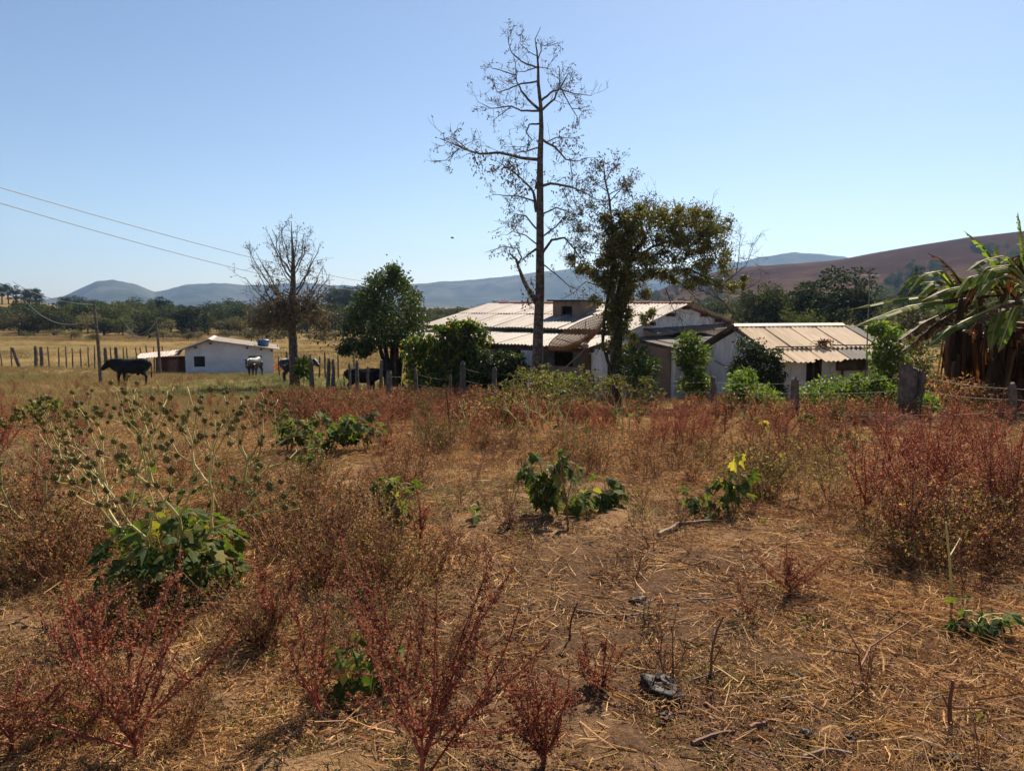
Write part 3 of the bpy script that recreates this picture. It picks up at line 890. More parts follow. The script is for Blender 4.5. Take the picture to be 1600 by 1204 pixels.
    # cable on gable
    mb = MB(); mb.tube([fr(4.2, -.06, -.55), fr(3.4, -.1, -.68), fr(2.4, -.1, -.70), fr(1.8, -.06, -.68)], .02, 5); mb.obj("hanging_cable", M_cable, root)
    return fr
HUT = right_hut()

# ---------------- left milking shed
def left_hut():
    A = W(290, 575, 54.0); B = W(428, 580, 55.85)
    d = (B - A)[:2]; L = np.linalg.norm(d); d = d / L; nrm = np.array([-d[1], d[0]])
    fr = Fr(A[:2], d, nrm)          # a: along the gable to the right, b: away
    root = thing("shed", "low white shed with two dark openings in the tan pasture", "shed")
    zb = -3.9
    def part(name, fn, mats):
        mb = MB(); fn(mb); return mb.obj(name, mats, root)
    z = lambda py, D: float(W(400, py, D)[2])
    ap = L * .27
    za, zl, zr = z(532, 54.5), z(546, 54.0), z(545, 55.8)
    s1 = (L * (303 - 290) / 138, L * (320 - 290) / 138); s2 = (L * (388 - 290) / 138, L * (409 - 290) / 138)
    part("wall", lambda mb: wall(mb, fr, (0, 0), (L, 0), zb, min(zl, zr) - .02, .2, holes=[(s1[0], s1[1], z(573, 54.3), z(556.5, 54.3)), (s2[0], s2[1], z(574, 55.4), z(556, 55.4))], top=[(0.01, zl), (ap, za), (L - .01, zr)]), M_white_clean)
    part("wall", lambda mb: wall(mb, fr, (0, .2), (0, 5.8), zb, zl - .02, -.2), M_white_clean)
    part("wall", lambda mb: wall(mb, fr, (L, .2), (L, 5.8), zb, zr - .02, .2), M_white_clean)
    part("wall", lambda mb: wall(mb, fr, (0, 5.8), (L, 5.8), zb, min(zl, zr) - .02, .2, top=[(0.01, zl), (ap, za), (L - .01, zr)]), M_white_clean)
    part("window_shutter", lambda mb: mb.prism([fr(s1[0], .14, z(573, 54.3)), fr(s1[1], .14, z(573, 54.3)), fr(s1[1], .14, z(556.5, 54.3)), fr(s1[0], .14, z(556.5, 54.3))], fr(0, .04, 0) - fr(0, 0, 0)), M_dark_int)  # dark sheet painted as the unlit inside of the left opening
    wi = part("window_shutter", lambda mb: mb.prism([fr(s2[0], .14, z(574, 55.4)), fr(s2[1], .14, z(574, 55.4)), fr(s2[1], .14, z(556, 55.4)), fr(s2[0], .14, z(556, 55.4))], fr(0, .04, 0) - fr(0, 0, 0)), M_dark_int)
    mb = MB()
    for q in np.linspace(0.1, .9, 5):
        zz = z(574, 55.4) + q * (z(556, 55.4) - z(574, 55.4))
        mb.tube([fr(s2[0], .06, zz), fr(s2[1], .06, zz)], .025, 4)
    for q in (.3, .65):
        ss = s2[0] + q * (s2[1] - s2[0]); mb.tube([fr(ss, .04, z(574, 55.4)), fr(ss, .04, z(556, 55.4))], .02, 4)
    mb.obj("bars", M_metal, wi)
    for a, zz in ((ap + .1, za - .2), (L * .70, np.interp(L * .7, [ap, L], [za, zr]) - .16), (L * .86, np.interp(L * .86, [ap, L], [za, zr]) - .14), (L * .98, zr - .12), (ap * .45, np.interp(ap * .45, [0, ap], [zl, za]) - .14)):
        part("purlin", lambda mb: mb.prism([fr(a - .07, -.3, zz - .06), fr(a + .07, -.3, zz - .06), fr(a + .07, -.3, zz + .06), fr(a - .07, -.3, zz + .06)], fr(0, .3, 0) - fr(0, 0, 0)), M_wood)
    for i in range(7):
        b0 = -.4 + i * .885
        place_sheet(root, fr(L + .45, b0, zr - .02 - .45 * (za - zr) / (L - ap) + .05), fr(ap, b0, za + .06), fr(0, 1, 0) - fr(0, 0, 0), 1.062, M_roof_white)
        place_sheet(root, fr(-.6, b0, zl - .6 * (za - zl) / ap + .05), fr(ap, b0, za + .04), fr(0, 1, 0) - fr(0, 0, 0), 1.062, M_roof_old)
    part("ridge_cap", lambda mb: mb.prism([fr(ap - .25, -.5, za + .03), fr(ap, -.5, za + .16), fr(ap + .25, -.5, za + .06), fr(ap, -.5, za + .12)], fr(0, 6.6, 0) - fr(0, 0, 0)), M_roof_white)
    # low lean-to on the left
    for i in range(4):
        a0 = -3.3 + i * .72
        place_sheet(root, fr(a0, .4, zl - .62 + .06 * i), fr(a0, 3.2, zl - .40 + .06 * i), fr(1, 0, 0.05) - fr(0, 0, 0), .75, M_roof_white)
    for a in (-3.2, -.5):
        part("post", lambda mb: mb.tube([fr(a, .5, zb), fr(a, .5, zl - .5)], .07, 6), M_wood)
    part("wall", lambda mb: wall(mb, fr, (-2.3, 2.9), (-.25, 2.9), zb, zl - .65, .15), M_brick)
    part("wall", lambda mb: wall(mb, fr, (-1.2, .5), (-.55, .5), zb, zl - .75, .15), M_brick)
    # blue water tank standing on the roof
    c = fr(L * .885, .9, 0); zt = zr + .10
    t = thing("water_tank", "round blue plastic water tank on the white shed roof", "tank", (c[0], c[1], zt))
    mb = MB(); mb.lathe([(0, 0), (.36, 0), (.43, .42), (.46, .44), (.46, .48), (.0, .48)], 20); mb.obj("tub", M_blue, t, True)
    mb = MB(); mb.lathe([(.49, .482), (.49, .53), (.3, .58), (0, .6)], 20); mb.obj("lid", M_blue, t, True)
    return fr
LHUT = left_hut()

# ---------------- satellite dish in front of the porch
def dish():
    hub = W(914, 541, 25.6)
    t = thing("satellite_dish", "large rusty mesh satellite dish tilted in front of the porch", "satellite dish", (hub[0], hub[1], g1(hub[0], hub[1])))
    h = np.array([0, 0, hub[2] - g1(hub[0], hub[1])])
    ax = np.array([-.42, .30, .80]); ax /= np.linalg.norm(ax)
    s = np.cross(ax, [0, 0, 1]); s /= np.linalg.norm(s); q = np.cross(s, ax)
    Rr, dep = 1.12, .42
    P = lambda r, th: h + ax * (.12 + dep * (r / Rr) ** 2) + (s * math.cos(th) + q * math.sin(th)) * r
    npan = 12
    for k in range(npan):          # each gore is a panel of its own
        mb = MB()
        th0, th1 = k * 2 * math.pi / npan, (k + 1) * 2 * math.pi / npan
        rs = np.linspace(.12, Rr, 12); ths = np.linspace(th0 + .012, th1 - .012, 9)
        for r in rs:
            mb.tube([P(r, th) for th in ths], .008, 3, cap=False)
        for th in ths:
            mb.tube([P(r, th) for r in rs], .008, 3, cap=False)
        # fine mesh between the wires
        V = [P(r, th) - ax * .004 for r in rs for th in ths]
        n = len(ths)
        f = [[i * n + j, i * n + j + 1, (i + 1) * n + j + 1, (i + 1) * n + j] for i in range(len(rs) - 1) for j in range(n - 1)]
        mb.add(V, f, 1)
        mb.obj("mesh_panel", [M_dish, M_gauze], t)
    for k in range(6):
        th = k * math.pi / 3 + .2
        mb = MB(); mb.tube([h, P(Rr * .98, th) - ax * .03], .018, 5); mb.obj("rib", M_wood_pale, t)
    mb = MB(); mb.tube([P(Rr, th) for th in np.linspace(0, 2 * math.pi, 33)], .016, 5); mb.obj("rim", M_dish, t)
    mb = MB(); mb.tube([h * .0 + np.array([.06, .02, -.2]), h * .5, h], [.09, .08, .07], 7); mb.obj("post", M_wood, t)
    mb = MB(); mb.tube([h + np.array([.12, 0, .02]), h + np.array([-.95, -.35, -.95])], .028, 6); mb.obj("prop", M_wood_pale, t)
    mb = MB(); mb.lathe([(0, -.06), (.11, -.06), (.13, .06), (0, .08)], 10, h); mb.obj("hub", M_metal, t, True)
m, nt, out = new_mat("gauze")
_d = nt.nodes.new("ShaderNodeBsdfDiffuse"); _d.inputs[0].default_value = (.30, .20, .125, 1)
_t = nt.nodes.new("ShaderNodeBsdfTransparent")
_x = nt.nodes.new("ShaderNodeMixShader"); _x.inputs[0].default_value = .45
nt.links.new(_d.outputs[0], _x.inputs[1]); nt.links.new(_t.outputs[0], _x.inputs[2]); nt.links.new(_x.outputs[0], out.inputs[0])
M_gauze = m
dish()

# ------------------------------------------------------------------ fences, poles, wires
def post_mesh(h, r, seed, taper=.85, point=False):
    rg = np.random.default_rng(seed)
    mb = MB()
    zs = np.array([-.3, 0, h * .35, h * .7, h * .93, h])
    rr = r * np.array([1.05, 1.05, 1.0, .93, taper, taper * (.35 if point else .6)])
    pts = np.stack([rg.normal(0, .012, 6), rg.normal(0, .012, 6), zs], -1)
    mb.tube(pts, rr * (1 + rg.normal(0, .05, 6)), 8)
    return mb.mesh("post", M_post)

def fence(label, posts, wires=(), name="wire_fence"):
    """posts: (px, top py, D, radius, lean, pointed)"""
    P0 = onx(posts[0][0], posts[0][2])
    t = thing(name, label, "fence", P0)
    tops = []
    for i, (px, py, D, r, lean, pt) in enumerate(posts):
        b = onx(px, D); h = max(.4, W(px, py, D)[2] - b[2])
        o = mesh_obj("post", post_mesh(h, r, abs(int(px * 7 + i)), point=pt), t, b - P0)
        o.rotation_euler = (rng.normal(0, .03), lean, rng.uniform(0, 6))
        tops.append((b - P0, h))
    for k, fr_ in enumerate(wires):
        for (b0, h0), (b1, h1) in zip(tops[:-1], tops[1:]):
            a = b0 + np.array([0, -.06, h0 * fr_]); c = b1 + np.array([0, -.06, h1 * fr_])
            pts = [a + (c - a) * s - np.array([0, 0, .05 * math.sin(math.pi * s)]) for s in np.linspace(0, 1, 6)]
            mb = MB(); mb.tube(pts, .0032, 4); mb.obj("wire", M_wire, t)
    return t

fence("weathered post and wire fence crossing in front of the farmhouse and hut",
      [(1680, 590, 13.3, .07, .05, False), (1580, 597, 14.0, .075, -.10, False), (1424, 575, 15.3, .10, 0, False), (1240, 588, 17.0, .105, .0, True), (1115, 588, 18.2, .075, .02, False),
       (924, 584, 19.2, .085, .0, False), (771, 573, 20.8, .075, .0, False), (723, 563, 20.3, .085, .02, True), (706, 585, 21.0, .04, .05, False), (650, 574, 21.6, .06, .0, False), (608, 579, 21.2, .10, .07, False)],
      wires=(.86, .62, .35))
fence("row of thin fence posts beside the dark cow near the leafy round tree",
      [(595, 562, 27.0, .07, .0, False), (575, 572, 27.5, .055, .02, False), (557, 563, 28.0, .075, 0, False), (546, 567, 26.5, .05, .03, False), (519, 562, 31, .08, 0, False), (512, 560, 31.5, .085, .02, False), (489, 563, 33, .06, -.08, False), (484, 553, 35, .05, .0, False)],
      wires=(.85,))
fence("sparse old fence posts in the pasture right of the white shed",
      [(434, 556, 56, .06, 0, False), (447, 549, 57, .08, .0, False), (462, 552, 58, .05, .02, False), (498, 556, 48, .06, 0, False), (507, 549, 46, .06, 0, False), (528, 552, 46, .05, 0, False), (553, 552, 46, .05, 0, False)], wires=(.8,))
bf = []
for i, px in enumerate([-70, -45, -22, 0, 15, 27, 53, 63, 74, 89, 101, 111, 124, 136, 145, 164, 173, 181, 191, 198, 212, 220, 229, 239, 252]):
    big = px in (27, 53, 164, 181, 63)
    bf.append((px, 541 + (prng.uniform(-2, 3)) + (0 if not big else -1), 64 - i * .25, .15 if big else .055, -.25 if px == 27 else prng.uniform(-.05, .05), False))
fence("long line of thin posts across the tan pasture left of the white shed", bf, wires=(.8, .5))

def split_stump():
    b = onx(1420, 15.2)
    t = thing("split_stump", "broad split grey tree stump standing in the fence line", "stump", b)
    h = W(1420, 569, 15.2)[2] - b[2]
    def prong(name, c0, c1, w, d, h, seed, cut):
        """weathered trunk with deep vertical grooves and a broken slanting top"""
        rg = np.random.default_rng(seed); n = 28
        an = np.arange(n) / n * 2 * math.pi
        groove = 1 + .16 * np.sin(an * 5 + seed) + .13 * np.sin(an * 9 + 2 * seed) + .09 * rg.normal(size=n)
        zs = np.concatenate([[-.2, 0], np.linspace(.08, 1, 12) * h]); V = []
        for k, z in enumerate(zs):
            q = max(0, z / h); f = 1.25 - .32 * q + .05 * rg.normal()
            cx = c0[0] + (c1[0] - c0[0]) * q + .012 * rg.normal(); cy = c0[1] + (c1[1] - c0[1]) * q
            x = cx + w * f * groove * np.cos(an); y = cy + d * f * groove * np.sin(an)
            zz = np.full(n, z)
            if k == len(zs) - 1: zz = z + cut * np.cos(an + seed) + rg.normal(0, .035, n)
            V.append(np.stack([x, y, zz], -1))
        V.append(np.array([[c1[0], c1[1], h - .05]]))
        mb = MB(); m_ = len(zs)
        i = np.arange(m_ - 1)[:, None] * n; k = np.arange(n)[None]; k2 = (k + 1) % n
        mb.add(np.concatenate(V), np.stack([i + k, i + k2, i + n + k2, i + n + k], -1).reshape(-1, 4))
        kk = np.arange(n)
        mb.Fs.append((np.stack([(m_ - 1) * n + kk, (m_ - 1) * n + (kk + 1) % n, np.full(n, m_ * n)], -1), 0))
        return mb.obj(name, M_post, t)
    prong("trunk", (-.09, 0), (-.14, 0), .10, .10, h, 3, .03)
    prong("split_limb", (.09, .03), (.25, .06), .066, .08, h * .85, 9, .06)
split_stump()

def utility_pole(label, px, ytop, ybase, D, wires):
    b = onx(px, D)
    top = W(px - 3, ytop, D)[2]
    t = thing("utility_pole", label, "pole", b)
    mb = MB(); mb.tube([(0, 0, -.4), (-.03, 0, (top - b[2]) * .5), (-.12, 0, top - b[2])], [.11, .09, .06], 8); mb.obj("pole", M_post, t)
    for dz in (.12, .75):
        mb = MB(); mb.tube([(-.12, 0, top - b[2] - dz), (-.02, -.1, top - b[2] - dz)], .03, 5); mb.obj("insulator", M_metal, t)
    return b, top
b1, t1 = utility_pole("slim grey wooden utility pole behind the black cow's head", 155, 473, 582, 40.5, 2)
b2, t2 = utility_pole("slim wooden utility pole beside the lean-to of the white shed", 248, 496, 572, 52, 2)

def cable(label, a, c, sag, r=.012, n=24):
    a = np.asarray(a, float); c = np.asarray(c, float)
    pts = [a + (c - a) * s - np.array([0, 0, sag * 4 * s * (1 - s)]) for s in np.linspace(0, 1, n)]
    mb = MB(); mb.tube(pts, r, 4)
    return tag(mb.obj("cable", M_cable), label, "cable")
p1 = np.array([b1[0] - .1, b1[1], t1]); p2 = np.array([b2[0] - .1, b2[1], t2])
cable("upper slack cable running left from the slim utility pole by the cow", p1 - [0, 0, .1], W(20, 440, 62), .4, .02)
cable("lower slack cable running left from the slim utility pole by the cow", p1 - [0, 0, .8], W(40, 470, 56), .9, .02)
cable("upper slack cable reaching the pole beside the shed lean-to", p2 - [0, 0, .1], W(196, 505, 66), 1.2, .02)
cable("lower slack cable reaching the pole beside the shed lean-to", p2 - [0, 0, .35], W(190, 520, 60), .5, .02)
cable("upper overhead power line sloping down across the left sky", W(-150, 248, 24), W(720, 447, 120), 1.6, .017, 40)
cable("lower overhead power line sloping down across the left sky", W(-150, 272, 24), W(640, 452, 118), 1.5, .017, 40)

# ------------------------------------------------------------------ trees
def wobble(p0, p1, n, amp, rg, sagz=0.0):
    p0 = np.asarray(p0, float); p1 = np.asarray(p1, float)
    s = np.linspace(0, 1, n)[:, None]
    w = rg.normal(size=(n, 3)) * amp; w[0] = 0; w[-1] *= .5
    w = np.cumsum(w, 0) * .6
    w -= s * w[-1]
    return p0 + (p1 - p0) * s + w + np.array([0, 0, 1]) * (sagz * 4 * s * (1 - s))

def twig_cloud(mb, line, r0, rg, count, length, depth=1, up=.1, leafpts=None, start=.25, rmin=.004):
    """side twigs on a branch polyline, with twigs of their own"""
    line = np.asarray(line); n = len(line)
    seg = line[-1] - line[0]
    for _ in range(count):
        s = start + (1 - start) * rg.random() ** .8
        k = min(int(s * (n - 1)), n - 2); f = s * (n - 1) - k
        p = line[k] * (1 - f) + line[k + 1] * f
        d = (line[k + 1] - line[k]); d /= np.linalg.norm(d) + 1e-9
        q = d * .7 + rg.normal(size=3) * .75 + np.array([0, 0, up]); q /= np.linalg.norm(q)
        L = length * rg.uniform(.45, 1.15)
        pts = wobble(p, p + q * L, 5, L * .09, rg, -.03 * L)
        r = max(rmin, r0 * rg.uniform(.3, .5))
        mb.tube(pts, np.linspace(r, rmin * .8, 5), 4, cap=False)
        if depth > 0:
            twig_cloud(mb, pts, r, rg, 3 + int(rg.integers(0, 3)), length * .48, depth - 1, up, leafpts, .3, rmin * .85)
        elif leafpts is not None:
            for s2 in rg.random(3):
                leafpts.append(pts[min(4, int(s2 * 4) + 1)])
        if leafpts is not None:
            leafpts.append(pts[-1])

def leaf_mesh(mb, pts, rg, L, w, droop=.5, spread=.05, keep=1.0, per=1):
    pts = np.asarray(pts)
    if keep < 1:
        pts = pts[rg.random(len(pts)) < keep]
    pts = np.repeat(pts, per, 0)
    pts = pts + rg.normal(size=pts.shape) * spread
    ax = rg.normal(size=pts.shape) + np.array([0, 0, -droop])
    mb.leaves(pts, ax, L * rg.uniform(.6, 1.25, len(pts)), w * rg.uniform(.7, 1.2, len(pts)), .12, rg=rg)

def cpx(ox, oy, sc, pts):
    return [(ox + x / sc, oy + y / sc) for x, y in pts]

def tall_tree():
    rg = np.random.default_rng(21)
    D = 24.2
    b = onx(838, D)
    t = thing("tall_tree", "tall slender half bare tree with dark twisting branches before the farmhouse", "tree", b)
    P = lambda x, y, dd=0.0: W(x, y, D + dd) - b
    mb = MB(); lp = []
    tr = [(838, 600), (840, 560), (841, 520), (844, 450), (844, 380), (844, 300), (844, 250), (846, 200), (845, 165), (841, 130), (841, 105), (839, 80), (836, 62), (845, 42)]
    line = [np.array([0, 0, -.3])] + [P(x, y) for x, y in tr[1:]]
    rad = [.21, .18, .165, .145, .125, .11, .095, .075, .06, .05, .036, .024, .014, .007]
    mb.tube(line, rad, 9)
    trunk = mb.obj("trunk", M_bark, t, True)
    mb = MB()
    A = lambda pts: cpx(660, 30, 4.014, pts)
    B = lambda pts: cpx(680, 270, 2.963, pts)
    br = [  # (pixels, start radius, depth drift, twigs, twig length)
        (A([(728, 880), (620, 870), (490, 838), (360, 845), (290, 825), (210, 790), (110, 750)]), .055, -.8, 16, .85),
        (A([(290, 825), (230, 770), (180, 735), (225, 690)]), .02, -.6, 6, .4),
        (A([(230, 810), (180, 860), (150, 885), (70, 890)]), .02, -.7, 6, .45),
        (A([(742, 575), (690, 530), (620, 450), (590, 390), (580, 250)]), .05, .7, 14, .6),
        (A([(590, 350), (500, 325), (440, 310), (415, 265)]), .02, .9, 5, .45),
        (A([(722, 305), (620, 265), (560, 210), (540, 150), (535, 55)]), .03, .5, 8, .5),
        (A([(722, 300), (640, 330), (590, 330)]), .02, -.3, 4, .4),
        (A([(724, 260), (745, 200), (750, 165), (800, 165), (870, 150)]), .02, .5, 8, .45),
        (A([(718, 230), (660, 200), (610, 150), (618, 90)]), .015, -.4, 6, .4),
        (A([(724, 300), (780, 310), (820, 250)]), .015, .4, 5, .4),
        (A([(745, 575), (830, 500), (860, 420), (860, 300)]), .045, .8, 12, .55),
        (A([(745, 512), (800, 465), (860, 440), (960, 470), (1060, 480)]), .04, -.6, 14, .6),
        (A([(860, 440), (910, 350), (960, 320)]), .02, .9, 8, .45),
        (A([(880, 450), (920, 530), (970, 610), (975, 650)]), .02, -.4, 8, .5),
        (A([(940, 560), (1000, 560), (1050, 540)]), .014, -.4, 5, .4),
        (A([(720, 390), (620, 405), (540, 440), (470, 460), (445, 370)]), .03, -.5, 12, .55),
        (A([(730, 575), (620, 575), (560, 545), (430, 560), (350, 520)]), .035, .5, 12, .6),
        (A([(560, 545), (490, 600), (440, 640)]), .018, .4, 5, .45),
        (A([(738, 655), (670, 660), (650, 710), (690, 760), (640, 800), (560, 800)]), .03, -.5, 12, .55),
        (A([(740, 800), (680, 820), (590, 835), (550, 770)]), .03, .6, 10, .5),
        (A([(750, 750), (830, 800), (900, 880), (970, 890), (1040, 870)]), .04, .6, 13, .6),
        (A([(780, 770), (850, 740), (910, 745), (970, 740)]), .02, .2, 9, .45),
        (A([(745, 1050), (800, 1030), (940, 1055), (1000, 1080), (1080, 1120)]), .05, -.5, 12, .6),
        (A([(930, 880), (935, 950), (940, 1050), (960, 1150), (965, 1190)]), .018, .6, 8, .5),
        (A([(880, 1060), (920, 1160), (960, 1230)]), .02, -.5, 7, .5),
        (A([(715, 1210), (700, 1100), (690, 1075), (640, 1020), (580, 965), (500, 910), (440, 960)]), .05, -.4, 16, .55),
        (A([(715, 1060), (710, 1010)]), .06, -.2, 2, .3),
        (A([(700, 1140), (600, 1110), (500, 1105), (440, 1100)]), .03, .4, 10, .55),
        (B([(470, 605), (410, 500), (375, 400), (345, 370)]), .085, -.5, 2, .4),
        (B([(385, 420), (400, 390), (380, 350), (320, 340), (230, 370)]), .03, -.6, 8, .5),
        (B([(472, 350), (430, 380), (395, 415)]), .045, -.4, 3, .4),
        (B([(488, 385), (540, 310), (600, 300), (650, 360), (690, 420)]), .05, -.5, 8, .6),
        (B([(495, 420), (560, 470), (620, 525), (700, 560)]), .025, .3, 5, .5),
        (B([(490, 300), (560, 250), (600, 200), (640, 240)]), .03, .5, 14, .55),
        (B([(470, 260), (420, 200), (370, 190), (330, 240)]), .03, -.5, 14, .5),
        (B([(484, 200), (560, 160), (640, 190), (680, 260)]), .03, .6, 14, .55),
        (B([(470, 330), (420, 290), (360, 270), (330, 290)]), .025, .5, 8, .45),
    ]
    for pts, r, dd, cnt, tl in br:
        n = len(pts)
        c = np.array([P(x, y, dd * (i / (n - 1)) ** 1.2) for i, (x, y) in enumerate(pts)])
        # resample with small kinks
        fine = [c[0]]
        for i in range(n - 1):
            seg = wobble(c[i], c[i + 1], 4, .02, rg)
            fine += list(seg[1:])
        fine = np.array(fine)
        mb.tube(fine, np.linspace(r, max(.006, r * .18), len(fine)), 6, cap=False)
        twig_cloud(mb, fine, r * .45, rg, int(cnt * 1.15), tl, 1, .05, lp, .15, .0052)
    mb.obj("branches", M_bark, t)
    mb = MB(); lp = np.array(lp)
    low = np.clip((b[2] + lp[:, 2]) / 5.0, 0, 1.6)
    keep = rg.random(len(lp)) < (.62 - .28 * low).clip(.12, 1)
    leaf_mesh(mb, lp[keep], rg, .11, .042, .8, .03)
    # hanging leaf clumps low in the crown
    for (x, y, dd, nl, sp) in [(795, 260, -.5, 110, .20), (755, 258, -.6, 60, .22), (742, 245, -.7, 40, .15), (815, 300, -.3, 70, .2), (800, 275, -.4, 60, .2), (885, 215, .5, 60, .25), (830, 445, -.2, 40, .15), (828, 470, -.3, 60, .15), (880, 300, .5, 60, .3)]:
        leaf_mesh(mb, np.repeat([P(x, y, dd)], nl, 0), rg, .13, .05, 1.0, sp)
    mb.obj("leaves", M_sparse_leaf, t)
tall_tree()

def left_bare_tree():
    rg = np.random.default_rng(33)
    D = 37.0
    b = onx(459, D)
    t = thing("bare_tree", "mostly leafless grey tree beside the white shed, brown leaves hanging low", "tree", b)
    P = lambda x, y, dd=0.0: W(x, y, D + dd) - b
    mb = MB(); lp = []; vine = []
    line = [np.array([0, 0, -.3]), P(459, 560), P(457, 520), P(457, 480), P(458, 440), P(458, 400), P(456, 370), P(455, 345)]
    mb.tube(line, [.27, .23, .21, .18, .13, .08, .04, .01], 9)
    mb.obj("trunk", M_bark, t, True)
    mb = MB()
    tips = [(388, 388), (384, 435), (400, 395), (420, 365), (425, 358), (440, 355), (475, 365), (478, 372), (500, 380), (516, 428), (505, 415), (392, 455), (405, 470), (510, 450), (440, 370), (465, 352), (430, 385), (490, 395), (395, 415), (415, 420), (498, 440)]
    for i, (x, y) in enumerate(tips):
        y0 = min(545, y + 45 + abs(x - 457) * .75)
        p0 = P(457, min(y0, 490)); p1 = P(x, y, rg.uniform(-1.8, 1.8))
        ln = wobble(p0, p1, 9, .10, rg, -.35)
        r = .055 if abs(x - 457) > 30 else .04
        mb.tube(ln, np.linspace(r, .012, 9), 5, cap=False)
        twig_cloud(mb, ln, r * .5, rg, 9, .85, 1, .25, lp, .2, .008)
    for i in range(26):   # lower drooping limbs that carry the vines
        x = rg.uniform(392, 512); y = rg.uniform(470, 515)
        p0 = P(457, rg.uniform(455, 500)); p1 = P(x, y, rg.uniform(-1.8, 1.8))
        ln = wobble(p0, p1, 8, .12, rg, .45)
        mb.tube(ln, np.linspace(.04, .01, 8), 5, cap=False)
        twig_cloud(mb, ln, .03, rg, 9, .8, 1, -.15, vine, .35, .008)
    mb.obj("branches", M_bark, t)
    mb = MB()
    leaf_mesh(mb, lp, rg, .14, .06, .4, .05, keep=.18)
    mb.obj("leaves", M_sparse_leaf, t)
    mb = MB()
    v = np.array(vine)
    leaf_mesh(mb, v, rg, .19, .085, .8, .16, keep=.5, per=1)
    for (x, y, n, s) in [(510, 520, 160, .4), (508, 495, 90, .3), (425, 497, 200, .55), (408, 505, 110, .4)]:
        leaf_mesh(mb, np.repeat([P(x, y, rg.uniform(-.5, .5))], n, 0), rg, .2, .1, .8, s)
    mb.obj("vine_leaves", leafmat("dull_vine", [(0, (.06, .055, .035)), (.4, (.115, .10, .06)), (.75, (.17, .14, .085)), (1, (.20, .13, .08))], trans=.25, rough=.6, spec=.2, objvar=.1, tint=(1.1, 1, .7)), t)
left_bare_tree()

def crown_points(rg, n, clumps, cr, shell=.75):
    """leaf bases in clumps (cx,cy,cz,weight) with clump radius cr"""
    k = rg.choice(len(clumps), n)
    d = rg.normal(size=(n, 3)); d /= np.linalg.norm(d, axis=1, keepdims=True)
    rad = cr * (shell + (1 - shell) * rg.random(n)) * rg.random(n) ** .25
    c = np.asarray(clumps)[k]
    p = c[:, :3] + d * (rad * c[:, 3])[:, None] * np.array([1, 1, .8])
    return p, d

def round_tree():
    rg = np.random.default_rng(44)
    D = 35.0
    b = onx(612, D)
    t = thing("round_tree", "dense rounded dark green tree standing left of the farmhouse porch", "tree", b)
    P = lambda x, y, dd=0.0: W(x, y, D + dd) - b
    mb = MB()
    for k, (x, dx) in enumerate([(606, -.5), (612, .1), (618, .3), (626, .8), (600, -.9)]):
        mb.tube([np.array([(x - 612) * .018, rg.uniform(-.2, .2), -.3]), P(x, 565) * np.array([1, 0, 1]), P(612 + dx * 35, 500, rg.uniform(-.6, .6))], [.13, .11, .05], 7)
    mb.obj("trunk", M_bark_dark, t)
    cl = []
    outline = [(612, 432, 1.0), (590, 440, 1.1), (625, 445, 1.0), (640, 465, 1.1), (572, 465, 1.1), (650, 490, 1.1), (560, 490, 1.15), (648, 512, 1.0), (552, 515, 1.1), (548, 538, .95), (540, 545, .6), (580, 530, 1.2), (612, 525, 1.2), (600, 470, 1.4), (600, 500, 1.5), (630, 520, 1.0), (570, 545, .8), (615, 420, .35), (635, 538, .8)]
    for x, y, s in outline:
        for dd in (-1.6, -.6, .8, 1.8):
            if abs(x - 600) > 45 and abs(dd) > 1: continue
            p = P(x + rg.normal(0, 3), y + rg.normal(0, 3), dd)
            cl.append((*p, s))
    p, d = crown_points(rg, 12500, cl, .60, .35)
    mb = MB()
    ax = d * .8 + rg.normal(size=d.shape) * .6 + np.array([0, 0, -.35])
    mb.leaves(p, ax, rg.uniform(.12, .22, len(p)), rg.uniform(.06, .10, len(p)), .12, rg=rg)
    k = rg.choice(len(p), 1500); q = p[k] + rg.normal(size=(1500, 3)) * .22
    mb.leaves(q, rg.normal(size=(1500, 3)), rg.uniform(.12, .2, 1500), rg.uniform(.05, .09, 1500), .12, rg=rg)
    mb.obj("crown", M_dark_leaf, t)
round_tree()

